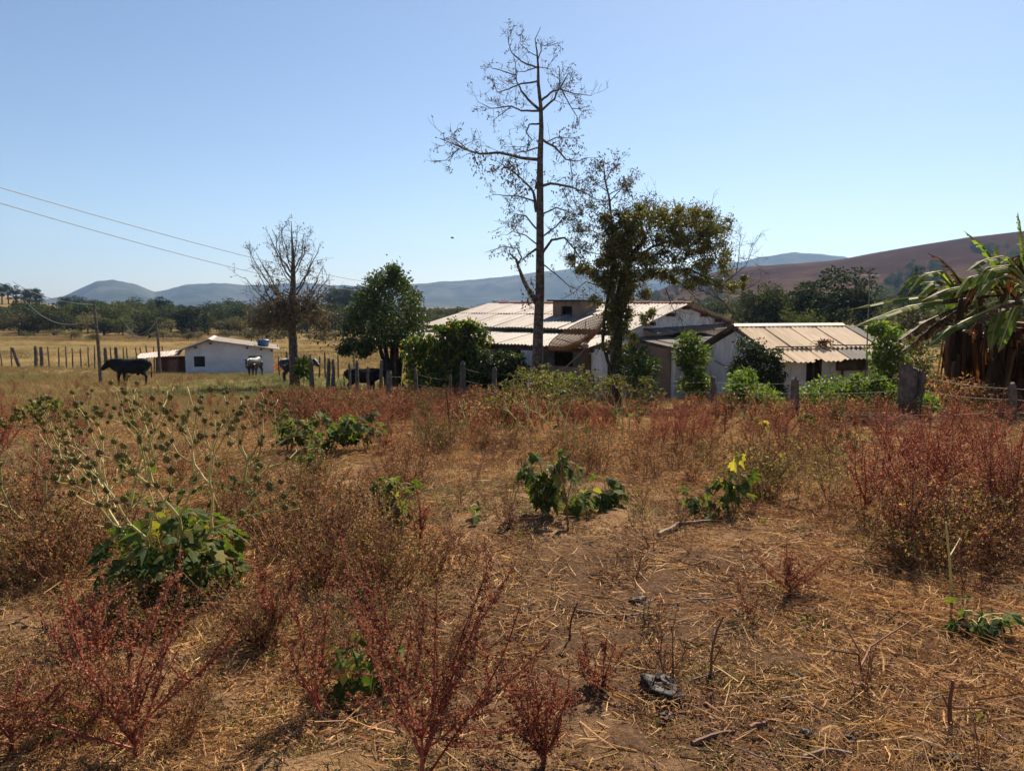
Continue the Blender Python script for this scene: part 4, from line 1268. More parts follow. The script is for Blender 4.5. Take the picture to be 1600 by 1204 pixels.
def vine_tree():
    rg = np.random.default_rng(55)
    D = 22.8
    b = onx(964, D)
    t = thing("vine_covered_tree", "leaning tree smothered in a shaggy olive vine arching over the farmhouse", "tree", b)
    P = lambda x, y, dd=0.0: W(x, y, D + dd) - b
    mb = MB()
    mb.tube([np.array([0, 0, -.3]), P(964, 560), P(966, 510), P(966, 470), P(975, 430), P(990, 395), P(1010, 370)], [.17, .15, .14, .13, .12, .09, .05], 8)
    mb.tube([P(962, 590), P(950, 565), P(942, 535), P(944, 500), P(952, 450), P(960, 400)], [.06, .055, .05, .05, .045, .03], 7)
    mb.tube([P(968, 500), P(990, 440), P(1030, 425), P(1075, 420), P(1120, 440), P(1150, 455)], [.07, .055, .045, .035, .025, .012], 7)
    mb.tube([P(985, 410), P(1020, 385), P(1070, 370), P(1110, 385), P(1130, 420)], [.05, .04, .03, .022, .012], 6)
    mb.obj("trunk", M_bark_dark, t)
    mb = MB(); lp = []
    # bare twigs reaching right and up
    for pts, r in [([(1130, 445), (1150, 425), (1155, 395), (1158, 362)], .02), ([(1135, 440), (1165, 415), (1180, 378)], .016), ([(1120, 455), (1150, 460), (1185, 440), (1200, 425)], .016), ([(1085, 350), (1100, 330), (1115, 316)], .02), ([(1015, 345), (1022, 325), (1028, 316)], .018), ([(995, 350), (990, 330)], .02),
                   ([(1040, 450), (1050, 480), (1065, 500), (1068, 520)], .016), ([(1090, 450), (1130, 470), (1150, 500)], .018), ([(1060, 440), (1100, 480), (1110, 505)], .014), ([(1110, 450), (1145, 490), (1148, 515)], .016), ([(940, 425), (905, 412), (880, 405)], .02), ([(950, 450), (915, 440), (895, 460)], .018)]:
        c = np.array([P(x, y, rg.uniform(-.6, .6) * (i > 0)) for i, (x, y) in enumerate(pts)])
        fine = [c[0]]
        for i in range(len(c) - 1): fine += list(wobble(c[i], c[i + 1], 4, .025, rg)[1:])
        mb.tube(fine, np.linspace(r, .005, len(fine)), 5, cap=False)
        twig_cloud(mb, np.array(fine), r * .6, rg, 12, .55, 1, .1, lp, .15, .0042)
    mb.obj("branches", M_bark_dark, t)
    cl = []
    def cluster(x, y, s, dds=(-.5, .5)):
        for dd in dds:
            cl.append((*P(x + rg.normal(0, 3), y + rg.normal(0, 3), dd + rg.normal(0, .12)), s))
    for y in range(335, 575, 10):              # column round the trunk
        for x in (952, 966, 979):
            if y > 470 and x == 976 and rg.random() < .5: continue
            if y > 520 and rg.random() < .55: continue
            cluster(x + rg.normal(0, 5), y, .46, (-.2, .25))
    for x, y, s in [(985, 345, .9), (1000, 335, .8), (1018, 340, 1.0), (1035, 350, 1.1), (1055, 350, 1.0), (1075, 345, 1.0), (1095, 350, 1.1), (1112, 362, 1.0), (1125, 380, .95), (1132, 400, .8), (1130, 420, .7), (1105, 385, 1.0), (1085, 375, 1.1), (1060, 380, 1.1), (1035, 380, 1.1), (1010, 370, 1.1), (990, 375, 1.1), (1110, 405, .8), (1090, 410, .7), (1050, 405, .8), (1020, 405, .9), (1000, 400, .9), (985, 410, 1.0), (1000, 430, .8), (1020, 425, .6), (1070, 425, .5), (1050, 435, .5), (1100, 435, .6), (1125, 440, .6), (1145, 445, .45), (1160, 440, .3), (990, 450, .8), (1005, 460, .5), (930, 425, .5), (915, 415, .4), (890, 408, .4), (905, 420, .35), (940, 410, .6), (938, 440, .5), (1085, 328, .3), (1000, 322, .3), (1040, 335, .5), (1060, 330, .4), (1105, 335, .3), (1005, 500, .4), (1020, 490, .3), (930, 470, .5), (1080, 445, .5)]:
        cluster(x, y, s, (-.7, 0, .7))
    for _ in range(90):                        # loose sprays between the main masses
        x = rg.uniform(940, 1140); y = rg.uniform(345, 440); cluster(x, y, rg.uniform(.35, .8), (rg.uniform(-.7, .7),))
    p, d = crown_points(rg, 38000, cl, .46, .1)
    mb = MB()
    ax = d * .5 + rg.normal(size=d.shape) * .7 + np.array([0, 0, -.25])
    mb.leaves(p, ax, rg.uniform(.06, .12, len(p)), rg.uniform(.03, .055, len(p)), .12, rg=rg)
    # stray leaves and thin shoots that break the outline
    k = rg.choice(len(p), 5200)
    mb.leaves(p[k] + rg.normal(size=(5200, 3)) * .16, rg.normal(size=(5200, 3)), rg.uniform(.05, .10, 5200), rg.uniform(.025, .045, 5200), .12, rg=rg)
    # shaggy upward shoots along the top
    for _ in range(260):
        x = rg.uniform(975, 1125); y = 352 - 15 * math.sin((x - 975) / 150 * math.pi) + rg.uniform(-8, 25)
        p0 = P(x, y, rg.uniform(-.6, .6)); q = np.array([rg.normal(0, .35) + (x - 1040) / 200, rg.normal(0, .3), 1.0]); L = rg.uniform(.15, .42)
        pts = p0 + q * np.linspace(0, L, 9)[:, None]
        mb.leaves(np.repeat(pts, 2, 0), rg.normal(size=(18, 3)) + q * .8, .075, .026, rg=rg)
    mb.obj("vine_leaves", M_vine_leaf, t)
    # sapling rising behind it
    D2 = 24.0; b2 = onx(956, D2)
    t2 = thing("sapling", "slim sparsely leaved sapling rising between the tall tree and the vine tree", "tree", b2)
    Q = lambda x, y, dd=0.0: W(x, y, D2 + dd) - b2
    mb = MB(); lp = []
    main = np.array([np.array([0, 0, -.3]), Q(957, 540), Q(957, 470), Q(958, 400), Q(956, 350), Q(952, 310), Q(945, 280), Q(943, 255), Q(945, 245)])
    mb.tube(main, [.08, .07, .06, .05, .042, .034, .025, .016, .008], 6)
    mb.obj("trunk", M_bark, t2)
    mb = MB()
    for pts in [[(950, 300), (930, 285), (918, 290)], [(953, 315), (975, 290), (985, 280)], [(956, 340), (980, 325), (1000, 318), (1010, 312)], [(956, 350), (925, 330), (905, 335)], [(957, 365), (935, 370), (915, 365)], [(946, 285), (955, 265), (962, 258)], [(944, 270), (925, 258)], [(954, 330), (935, 315), (915, 320)], [(957, 375), (925, 360), (905, 362)], [(950, 305), (970, 295), (985, 300)], [(957, 400), (925, 395), (900, 398)]]:
        c = np.array([Q(x, y, rg.uniform(-.5, .5) * (i > 0)) for i, (x, y) in enumerate(pts)])
        fine = [c[0]]
        for i in range(len(c) - 1): fine += list(wobble(c[i], c[i + 1], 4, .02, rg)[1:])
        mb.tube(fine, np.linspace(.018, .005, len(fine)), 5, cap=False)
        twig_cloud(mb, np.array(fine), .012, rg, 12, .40, 1, .1, lp, .2, .0042)
    mb.obj("branches", M_bark, t2)
    mb = MB(); leaf_mesh(mb, lp, rg, .115, .045, .6, .05, keep=.75); mb.obj("leaves", M_sparse_leaf, t2)
vine_tree()

# creeper hedge hanging over the porch corner
def leafy_mass(name, label, cat, P, b, blobs, n, L, w, mat, rg, cr=.3, droop=.4, stems=(), shell=.45, stem_mat=None, group=None):
    t = thing(name, label, cat, b, group=group)
    mb = MB()
    for pts, r in stems:
        mb.tube([np.asarray(q) for q in pts], np.linspace(r, r * .5, len(pts)), 6)
    if stems: mb.obj("stem", stem_mat or M_bark_dark, t)
    p, d = crown_points(rg, n, blobs, cr, shell)
    keep = p[:, 2] > -.05
    p, d = p[keep], d[keep]
    mb = MB()
    mb.leaves(p, d * .7 + rg.normal(size=d.shape) * .6 + np.array([0, 0, -droop]), rg.uniform(.6, 1.25, len(p)) * L, rg.uniform(.7, 1.2, len(p)) * w, .12, rg=rg)
    mb.obj("foliage", mat, t)
    return t

def porch_creeper():
    rg = np.random.default_rng(66)
    D = 29.6
    b = onx(705, D); P = lambda x, y, dd=0.0: W(x, y, D + dd) - b
    cl = []
    for x in range(690, 762, 9):
        top = 505 + (10 if x < 700 else 0) + (14 if x > 752 else 0)
        for y in range(top, 618, 9):
            if x > 742 and y > 560 and rg.random() < .6: continue
            cl.append((*P(x + rg.normal(0, 2), y + rg.normal(0, 2), rg.uniform(-.15, .5) + (620 - y) * .006), .95))
    leafy_mass("creeper", "thick green creeper with yellow tips heaped over the porch corner", "creeper", P, b, cl, 6500, .19, .10, M_hedge_leaf, rg, .33, .9,
               stems=[([(-.3, .2, -.2), P(700, 560, .3), P(710, 520, .4)], .06), ([(.6, .2, -.2), P(735, 560, .3), P(730, 515, .4)], .05)])
    D = 30.2
    b = onx(650, D); P = lambda x, y, dd=0.0: W(x, y, D + dd) - b
    cl = []
    for x in range(638, 688, 9):
        for y in range(530, 625, 9):
            cl.append((*P(x + rg.normal(0, 2), y + rg.normal(0, 2), rg.uniform(-.2, .4)), .9))
    leafy_mass("creeper", "dark green creeper with a yellowing top on the far left porch end", "creeper", P, b, cl, 3600, .18, .09, M_hedge_leaf, rg, .33, .9,
               stems=[([(0, .2, -.2), P(655, 560, .2), P(660, 535, .2)], .05)])
    # extra creeper, added to darken the shaded porch opening
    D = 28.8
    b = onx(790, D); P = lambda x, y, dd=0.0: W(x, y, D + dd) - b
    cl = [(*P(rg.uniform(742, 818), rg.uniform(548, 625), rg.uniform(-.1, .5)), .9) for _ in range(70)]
    leafy_mass("creeper", "added dark creeper standing in for shade in the porch opening left of the tall tree", "creeper", P, b, cl, 4600, .16, .08, M_dark_leaf, rg, .3, .8,
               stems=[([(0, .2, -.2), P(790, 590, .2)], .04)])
    # creeper on the hut gable
    D = 24.4
    b = onx(1185, D); P = lambda x, y, dd=0.0: W(x, y, D + dd) - b
    cl = []
    for y in range(535, 625, 8):
        for x in range(1148, 1222, 9):
            if y < 545 and x > 1190: continue
            if y < 560 and (x < 1155 or x > 1212): continue
            cl.append((*P(x + rg.normal(0, 2), y + rg.normal(0, 2), rg.uniform(-.1, .35) + max(0, (1190 - x)) * .012), .8))
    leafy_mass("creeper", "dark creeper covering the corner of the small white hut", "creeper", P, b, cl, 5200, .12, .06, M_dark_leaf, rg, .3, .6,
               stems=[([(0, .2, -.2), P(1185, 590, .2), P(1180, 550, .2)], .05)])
porch_creeper()

# bright bushes between fence and walls
def bushes():
    rg = np.random.default_rng(77)
    def bush(label, px, D, blobs, n, L, w, mat, cr, stems=4, cat="bush", name="bush", droop=.2):
        b = onx(px, D); P = lambda x, y, dd=0.0: W(x, y, D + dd) - b
        cl = [(*P(x, y, rg.uniform(-.5, .5)), s) for x, y, s in blobs for _ in range(2)]
        st = []
        for k in range(stems):
            c = cl[int(rg.integers(0, len(cl)))]
            st.append(([(rg.normal(0, .08), rg.normal(0, .08), -.15), (c[0] * .5, c[1] * .5, c[2] * .45), c[:3]], .018))
        return leafy_mass(name, label, cat, P, b, cl, n, L, w, mat, rg, cr, droop, stems=st, stem_mat=M_green_stem)
    bush("tall bright green leafy shrub at the corner between farmhouse and hut", 1080, 22.6, [(1078, 530, .9), (1068, 540, .9), (1090, 545, .9), (1075, 555, .9), (1092, 560, .8), (1065, 560, .6), (1085, 585, .8), (1095, 592, .8), (1075, 600, .8), (1090, 605, 1.0), (1075, 575, .4), (1100, 600, .7)], 2300, .15, .08, M_bright, .42)
    bush("low bright green bush in front of the creeper on the hut", 1160, 18.6, [(1155, 590, .8), (1165, 585, .8), (1148, 605, 1), (1172, 608, 1), (1190, 612, 1), (1160, 620, 1.1), (1205, 622, .9), (1145, 628, 1), (1180, 632, 1), (1215, 636, .8), (1165, 600, .9), (1130, 630, .7)], 2600, .11, .06, M_bright, .36)
    bush("wide bright green bush below the window of the hut", 1310, 17.6, [(1262, 618, .9), (1280, 606, 1), (1300, 602, 1), (1320, 606, 1), (1345, 604, 1.1), (1370, 602, 1), (1390, 612, .9), (1270, 632, 1), (1295, 626, 1), (1325, 626, 1.1), (1355, 622, 1.1), (1385, 628, .9), (1310, 640, .9), (1345, 640, .9), (1402, 632, .5), (1340, 592, .5), (1372, 594, .5)], 4200, .10, .055, M_bright, .36, 8)
    bush("small bright bush at the right foot of the split stump", 1448, 15.6, [(1445, 625, .8), (1455, 632, .8), (1440, 638, .8)], 500, .09, .05, M_bright, .3, 2)
    bush("blue green spiky leaved plant at the foot of the vine covered tree", 1000, 22.0, [(995, 555, .8), (985, 575, .9), (1005, 580, .9), (1015, 570, .7), (990, 595, 1), (1010, 598, 1)], 900, .30, .05, M_dark_leaf, .38, 3, droop=-.2)
    bush("green weeds under the broken dish before the porch wall", 880, 22.2, [(850, 590, .7), (870, 588, .7), (890, 592, .7), (860, 602, .8), (885, 604, .8), (905, 596, .6)], 900, .11, .06, M_bright, .34, 3)
    bush("leafy green bush growing round the foot of the leafless grey tree", 474, 35.6, [(474, 565, .8), (470, 578, .9), (478, 582, .9), (476, 572, .8)], 500, .22, .12, M_broad, .4, 2)
    bush("dense green tree growing between the hut and the banana plants", 1395, 24.5, [(1385, 520, 1), (1400, 530, 1), (1380, 545, 1), (1410, 550, .9), (1395, 565, 1), (1380, 580, 1), (1415, 575, .8), (1370, 510, .7), (1400, 590, .9), (1385, 605, 1), (1375, 560, .8)], 2600, .17, .09, M_bright, .5, 5, cat="tree", name="tree")
    bush("olive brown shrub left of the banana plants behind the split stump", 1440, 21.5, [(1430, 540, .9), (1445, 560, .9), (1430, 580, .9), (1450, 590, .9), (1440, 610, 1), (1425, 600, .8), (1460, 600, .8)], 1900, .12, .05, M_vine_leaf, .5, 6)
    bush("rust brown weeds tangled along the wire right of the split stump", 1500, 16.2, [(1470, 600, .8), (1490, 610, .9), (1510, 605, .8), (1530, 612, .8), (1550, 620, .9), (1500, 630, .9), (1475, 625, .8), (1560, 640, .8)], 1500, .09, .03, M_brown_leaf, .45, 8)
bushes()

# ------------------------------------------------------------------ banana clump
def banana():
    rg = np.random.default_rng(88)
    def leaf(parent, b, pts, width, mat, D, dds, tear=.5, seed=0, curl=.4):
        r2 = np.random.default_rng(seed)
        c = np.array([W(x, y, D + dd) - b for (x, y), dd in zip(pts, dds)])
        # smooth midrib
        tt = np.linspace(0, 1, len(c)); ts = np.linspace(0, 1, 34)
        mid = np.stack([np.interp(ts, tt, c[:, k]) for k in range(3)], -1)
        for _ in range(3):
            mid[1:-1] = (mid[:-2] + 2 * mid[1:-1] + mid[2:]) / 4
        tan = np.gradient(mid, axis=0); tan /= np.linalg.norm(tan, axis=1, keepdims=True)
        up = np.array([0, -.25, 1.0])
        s = np.cross(tan, up); s /= np.linalg.norm(s, axis=1, keepdims=True)
        n = np.cross(s, tan)
        prof = np.sin(np.clip(ts * 1.06 - .02, 0, 1) * math.pi) ** .45 * width * .68 / 2
        prof[ts < .08] *= .15
        mb = MB()
        mb.tube(mid, np.linspace(.028, .006, 34), 5, mi=1)
        for side in (-1, 1):
            i = 2
            while i < 33:
                ln = int(r2.integers(1, 3 + int((1 - tear) * 5)))
                j = min(33, i + ln)
                a = r2.uniform(.05, .5) * (1 + curl)    # droop of this strip
                V = []
                cut = r2.uniform(.75, 1.05)
                for k, q in ((i, 0), (j, -.25 * tear)):
                    for m_, f in enumerate((0.02, .45, 1.0)):
                        w = prof[k] * f * cut
                        V.append(mid[k] + s[k] * side * w * math.cos(a * f) - n[k] * w * math.sin(a * f) * 1.0 + tan[k] * (w * .25 + q * .05))
                mb.add(V, [[0, 1, 4, 3], [1, 2, 5, 4]], 0)
                i = j
        mb.obj("leaf", [mat, M_green_stem if mat is M_banana else M_banana_dry], parent)
    def plant(label, px, D, stem, leaves, skirt):
        b = onx(px, D)
        t = thing("banana_plant", label, "banana plant", b, group="banana plants beside the hut")
        mb = MB()
        c = [np.array([0, 0, -.2])] + [W(x, y, D) - b for x, y in stem]
        mb.tube(c, np.linspace(.15, .07, len(c)), 9)
        mb.obj("stem", M_banana_dry, t)
        for i, (pts, w, mt, dds, tear) in enumerate(leaves):
            leaf(t, b, pts, w, mt, D, dds, tear, int(px * 13 + i))
        # more leaves arching out of the heart of the plant
        top = np.array(stem[-1], float)
        for k in range(9):
            an = rg.uniform(.2, math.pi + .5); ln = rg.uniform(55, 115)
            dx = math.cos(an) * ln; up = rg.uniform(10, 48); dd = rg.uniform(-.7, .9)
            pts = [tuple(top + [0, 12]), tuple(top + [dx * .35, -up * .7]), tuple(top + [dx * .72, -up * .55]), tuple(top + [dx, -up * .55 + rg.uniform(18, 50)])]
            leaf(t, b, pts, rg.uniform(.38, .5), M_banana if rg.random() < .75 else M_banana_dry, D, (0, dd * .5, dd, dd * 1.2), rg.uniform(.3, .8), int(px * 31 + k))
        # dead leaves hanging round the stem
        for k in range(skirt):
            an = rg.uniform(0, 6.28); z0 = rg.uniform(1.1, 2.2) ; ln = rg.uniform(.8, 1.6); rr = rg.uniform(.1, .3)
            mb = MB()
            base = np.array([c[-1][0] * z0 / 2.6, 0, z0])
            pts = [base, base + np.array([math.cos(an) * rr * 1.3, math.sin(an) * rr * 1.3, .05]), base + np.array([math.cos(an) * rr * 1.6, math.sin(an) * rr * 1.6, -ln * .5]), base + np.array([math.cos(an) * rr * 1.3, math.sin(an) * rr * 1.3, -ln])]
            pts = np.array(pts); sd = np.array([-math.sin(an), math.cos(an), 0])
            for q in range(5):
                o1 = sd * (q - 2) * .055 + rg.normal(0, .03, 3)
                P_ = pts + o1 + rg.normal(0, .02, (4, 3))
                w = sd * rg.uniform(.02, .05) + rg.normal(0, .012, 3)
                V = np.concatenate([P_ - w, P_ + w])
                mb.add(V, [[0, 1, 5, 4], [1, 2, 6, 5], [2, 3, 7, 6]])
            mb.obj("dead_leaf", M_banana_dry, t)
    G_, B_ = M_banana, M_banana_dry
    z3 = (0, -.3, -.6); z3b = (0, .3, .5); z4 = (0, -.4, -.7, -.9)
    plant("leftmost banana plant of the clump, long leaves arching toward the hut roof", 1492, 19.6, [(1492, 600), (1495, 540), (1500, 490), (1505, 455)], [
        ([(1505, 470), (1460, 470), (1400, 484), (1330, 512)], .50, G_, z4, .35),
        ([(1500, 475), (1440, 462), (1385, 470), (1328, 484)], .45, G_, (0, .3, .5, .6), .2),
        ([(1508, 452), (1490, 425), (1470, 405), (1450, 396)], .34, B_, (0, -.2, -.3, -.4), .8),
        ([(1500, 460), (1470, 438), (1440, 440), (1415, 462)], .42, G_, (0, .5, .8, 1.0), .4),
        ([(1498, 480), (1450, 500), (1420, 522), (1395, 540)], .45, B_, (0, -.4, -.7, -.9), .8),
        ([(1500, 485), (1470, 500), (1430, 535), (1405, 552)], .42, B_, (0, -.2, -.3, -.4), .8),
        ([(1505, 458), (1500, 435), (1490, 425), (1470, 440)], .40, G_, (0, .2, .4, .6), .3),
    ], 12)
    plant("middle banana plant of the clump, one torn leaf standing steeply upright", 1558, 18.8, [(1558, 600), (1560, 540), (1565, 490), (1570, 450)], [
        ([(1580, 455), (1560, 415), (1535, 382), (1506, 361)], .50, G_, (0, -.1, -.2, -.3), .7),
        ([(1568, 455), (1520, 445), (1480, 452), (1440, 470)], .50, G_, (0, -.3, -.5, -.7), .35),
        ([(1568, 462), (1520, 462), (1470, 470), (1430, 482)], .48, B_, (0, .3, .5, .7), .7),
        ([(1565, 475), (1520, 495), (1480, 515), (1450, 542)], .52, G_, (0, -.4, -.7, -.9), .3),
        ([(1565, 480), (1540, 485), (1500, 500), (1480, 525)], .5, B_, (0, .2, .4, .5), .8),
        ([(1575, 462), (1562, 490), (1552, 520), (1548, 548)], .48, G_, (0, -.4, -.6, -.6), .4),
        ([(1570, 450), (1550, 425), (1530, 418), (1510, 425)], .42, G_, (0, .4, .7, .9), .3),
        ([(1570, 455), (1545, 440), (1520, 440), (1500, 450)], .42, G_, (0, .6, 1.0, 1.2), .4),
        ([(1575, 455), (1600, 440), (1630, 450), (1650, 480)], .5, G_, (0, .3, .5, .6), .4),
    ], 16)
    plant("banana plant at the back of the clump, between the left and middle ones", 1528, 20.6, [(1528, 600), (1528, 540), (1530, 490), (1532, 460)], [
        ([(1532, 465), (1510, 440), (1490, 435), (1465, 450)], .45, G_, (0, .3, .5, .7), .4),
        ([(1532, 465), (1550, 430), (1570, 420), (1590, 435)], .45, G_, (0, .3, .5, .7), .4),
        ([(1532, 475), (1510, 480), (1480, 500), (1460, 530)], .48, B_, (0, -.2, -.3, -.3), .8),
        ([(1532, 475), (1550, 490), (1565, 520), (1570, 550)], .48, B_, (0, -.2, -.3, -.3), .8),
        ([(1532, 480), (1525, 500), (1515, 530), (1510, 560)], .48, B_, (0, -.3, -.4, -.5), .8),
    ], 18)
    plant("banana plant at the back of the clump near the picture edge", 1588, 20.2, [(1588, 600), (1588, 540), (1588, 490), (1588, 455)], [
        ([(1588, 460), (1575, 425), (1560, 400), (1555, 385)], .42, G_, (0, .1, .2, .3), .5),
        ([(1588, 470), (1560, 470), (1530, 480), (1500, 500)], .5, G_, (0, .2, .3, .4), .4),
        ([(1588, 475), (1570, 500), (1560, 530), (1555, 560)], .48, B_, (0, -.2, -.3, -.3), .8),
        ([(1588, 475), (1610, 490), (1625, 520), (1630, 550)], .48, B_, (0, -.2, -.3, -.3), .8),
    ], 20)
    plant("rightmost banana plant, cut by the picture edge, brown hanging leaves", 1612, 18.0, [(1612, 600), (1612, 540), (1610, 480), (1606, 430)], [
        ([(1606, 440), (1600, 400), (1596, 365), (1590, 331)], .40, G_, (0, -.1, -.2, -.3), .8),
        ([(1606, 450), (1575, 430), (1545, 440), (1520, 470)], .5, G_, (0, -.3, -.5, -.7), .4),
        ([(1608, 440), (1585, 400), (1560, 410), (1545, 430)], .4, G_, (0, .4, .6, .8), .5),
        ([(1606, 465), (1585, 480), (1570, 520), (1560, 550)], .5, G_, (0, -.4, -.6, -.6), .5),
        ([(1608, 440), (1640, 420), (1680, 440), (1710, 480)], .55, G_, (0, 0, 0, 0), .4),
        ([(1606, 470), (1590, 470), (1550, 485), (1520, 510)], .5, B_, (0, -.3, -.5, -.6), .8),
    ], 14)
banana()

# ------------------------------------------------------------------ trees of the valley
def tree_proto(rg, h, rx, n, leaf, mat, clumps=16, flat=.75, trunk=True, cr=.42, zc=.48, zr=.46):
    """a broadleaf tree: trunk with limbs, crown of leaf clumps; returns meshes"""
    cz = h * zc
    cl = []
    for _ in range(clumps):
        d = rg.normal(size=3); d /= np.linalg.norm(d)
        r = rg.uniform(.35, .85)
        cl.append((d[0] * rx * r, d[1] * rx * r, cz + d[2] * h * zr * r * flat / .75, rx * rg.uniform(.75, 1.25)))
    p, d = crown_points(rg, n, cl, cr, .6)
    mb = MB()
    mb.leaves(p, d * .7 + rg.normal(size=d.shape) * .5, rg.uniform(.7, 1.3, n) * leaf, rg.uniform(.6, 1.0, n) * leaf * .75, .12, rg=rg)
    crown = mb.mesh("crown", mat)
    mb = MB()
    mb.tube([(0, 0, -.8), (.05, 0, h * .25), (0, .05, h * .55)], [h * .028, h * .022, h * .012], 6)
    for c in cl[:6]:
        mb.tube([(0, 0, h * rg.uniform(.2, .4)), (c[0] * .5, c[1] * .5, (h * .35 + c[2]) / 2), c[:3]], [h * .012, h * .009, h * .004], 4)
    return crown, mb.mesh("trunk", M_bark_dark)

def valley():
    rg = np.random.default_rng(99)
    protos = []
    for k in range(5):
        protos.append(tree_proto(rg, 7.0, 3.0, 1500, .42, M_wood_leaf, 18))
    for k in range(3):
        protos.append(tree_proto(rg, 7.0, 2.8, 1600, .40, M_wood_dark, 18))
    for k in range(3):
        protos.append(tree_proto(rg, 5.5, 3.4, 1300, .36, M_wood_olive, 16, .5))
    euc = [tree_proto(rg, 16.0, 3.2, 2200, .55, M_wood_dark, 26, .75, zc=.62, zr=.44, cr=.5) for _ in range(2)]
    # bamboo-like rounded grove
    def add(proto, label, px, D, hscale, wscale=None, group=None, name="valley_tree"):
        b = onx(px, D)
        t = thing(name, label, "tree", b, rz=rg.uniform(0, 6.28), group=group)
        s = hscale; w = wscale or hscale
        for nm, me in zip(("crown", "trunk"), proto):
            o = mesh_obj(nm, me, t); 
        t.scale = (w, w, s)
        return t
    KIND = {"wood_foliage": "mid green ", "dark_wood_foliage": "dark green ", "olive_wood_foliage": "low olive brown "}
    L1, G1 = "broadleaf tree of the wooded valley beyond the tan pasture", "trees beyond the tan pasture"
    L2, G2 = "broadleaf tree of the woods behind the farmhouse and hut", "trees behind the farmhouse and hut"
    # left: edge of the wood past the pasture
    for i in range(150):
        px = rg.uniform(-60, 570); D = 165 + 170 * rg.random() ** 1.3
        k = rg.random()
        pr = protos[int(rg.integers(0, 5))] if k < .45 else (protos[5 + int(rg.integers(0, 3))] if k < .68 else protos[8 + int(rg.integers(0, 3))])
        s = rg.uniform(.7, 1.2) * (1 + (D - 165) / 380)
        add(pr, KIND[pr[0].materials[0].name] + L1, px, D, s, s * rg.uniform(.95, 1.35), G1)
    for i in range(26):   # low shrubs in the pasture edge
        px = rg.uniform(0, 560); D = rg.uniform(125, 175)
        s = rg.uniform(.22, .45)
        add(protos[8 + int(rg.integers(0, 3))], "low olive shrub at the far edge of the tan pasture", px, D, s, s * 1.5, "low shrubs at the pasture edge", name="shrub")
    # behind the houses, mid distance
    for i in range(120):
        px = rg.uniform(630, 1640); D = 62 + 200 * rg.random() ** 1.3
        k = rg.random()
        pr = protos[int(rg.integers(0, 5))] if k < .5 else (protos[5 + int(rg.integers(0, 3))] if k < .75 else protos[8 + int(rg.integers(0, 3))])
        ytop = np.interp(px, [630, 700, 830, 950, 1100, 1170, 1300, 1450, 1640], [478, 474, 468, 466, 455, 440, 448, 440, 430]) + rg.uniform(-2, 26)
        b = onx(px, D); h = max(2.0, W(px, ytop, D)[2] - b[2])
        s = h / 7.0
        add(pr, KIND[pr[0].materials[0].name] + L2, px, D, s, min(s, 1.5) * rg.uniform(.9, 1.3), G2)
    # marked individuals
    def named(label, px, ytop, D, proto, wpx):
        b = onx(px, D); h = W(px, ytop, D)[2] - b[2]
        add(proto, label, px, D, h / 6.3, wpx / F_PX * D / 6.2)
    grove = tree_proto(rg, 7.0, 3.0, 9500, .24, M_wood_dark, 60, cr=.3)
    grove2 = tree_proto(rg, 7.0, 3.0, 6000, .24, M_wood_leaf, 44, cr=.3)
    named("huge dark dome shaped grove above the ridge of the small hut", 1300, 418, 78, grove, 165)
    named("rounded green tree left of the dark dome shaped grove", 1195, 438, 82, grove2, 110)
    named("wide flat topped brownish tree right of the dark dome shaped grove", 1400, 440, 66, protos[9], 130)
    named("low pale green bushy tree just behind the ridge of the hut", 1250, 478, 60, grove2, 90)
    named("grey green tree on the slope between dome grove and banana leaves", 1425, 415, 160, protos[6], 40)
    named("dark evergreen tree rising above the skyline of the farmhouse roof left part", 785, 462, 180, protos[5], 40)
    named("dark spreading tree among paler ones beyond the pasture, above the shed ridge", 300, 478, 165, protos[6], 90)
    named("very dark clump of trees beyond the pasture, between pole and shed", 232, 492, 150, protos[7], 60)
    # eucalyptus on the far field hill
    for i, px in enumerate([4, 14, 26, 40, 47, 56, 62]):
        add(euc[i % 2], "tall eucalyptus on the crest of the tan field hill, far left", px, 385 + rg.uniform(-8, 8), .62 + .1 * rg.random(), .85, "eucalyptus on the field hill crest", name="eucalyptus")
    for i, px in enumerate([98, 106, 116, 124, 128]):
        add(euc[i % 2], "eucalyptus of the dense clump left of the blue peak", px, 370 + rg.uniform(-8, 8), .62 + .12 * rg.random(), .95, "eucalyptus clump left of the peak", name="eucalyptus")
    for i, px in enumerate([140, 147, 155, 162]):
        add(euc[i % 2], "eucalyptus of the smaller clump in front of the blue peak", px, 400 + rg.uniform(-8, 8), .55, .8, "smaller eucalyptus clump", name="eucalyptus")
    for i, px in enumerate([518, 526, 534, 541, 548, 556, 563]):
        add(euc[i % 2], "eucalyptus of the bluish grove behind the round dark tree", px, 330 + rg.uniform(-10, 10), .95 + .1 * rg.random(), 1.1, "eucalyptus grove behind the round tree", name="eucalyptus")
    add(euc[0], "lone broad tree on the skyline of the brown hill", 1545, 1040, 1.0, 4.2, name="skyline_tree")
    # the wood that reads as one mass
    N = 2400
    px = rg.uniform(-200, 1850, N); D = 190 + 620 * rg.random(N) ** 1.2
    keep = ~((px < 170) & (D > 285)) & ~((px > 1150) & (D > 330))
    px, D = px[keep], D[keep]
    x = (px - 800) / F_PX * D; z = G(x, D)
    n = len(x)
    col = lib("wood_tree", [p_[0] for p_ in protos])
    scatter("far_wood", "hazy far wood covering the valley floor", "wood", np.stack([x, D, z], -1), np.stack([np.zeros(n), np.zeros(n), rg.uniform(0, 6.28, n)], -1), rg.uniform(.75, 1.3, n), rg.integers(0, len(protos), n), col)
    # scrub on the flank of the brown hill
    N = 1300
    px = rg.uniform(1330, 1800, N); D = rg.uniform(300, 680, N)
    ok = fbm(px * .012, D * .01, 5, 3) + (px - 1480) * .0012 - (D - 450) * .0008 > .0
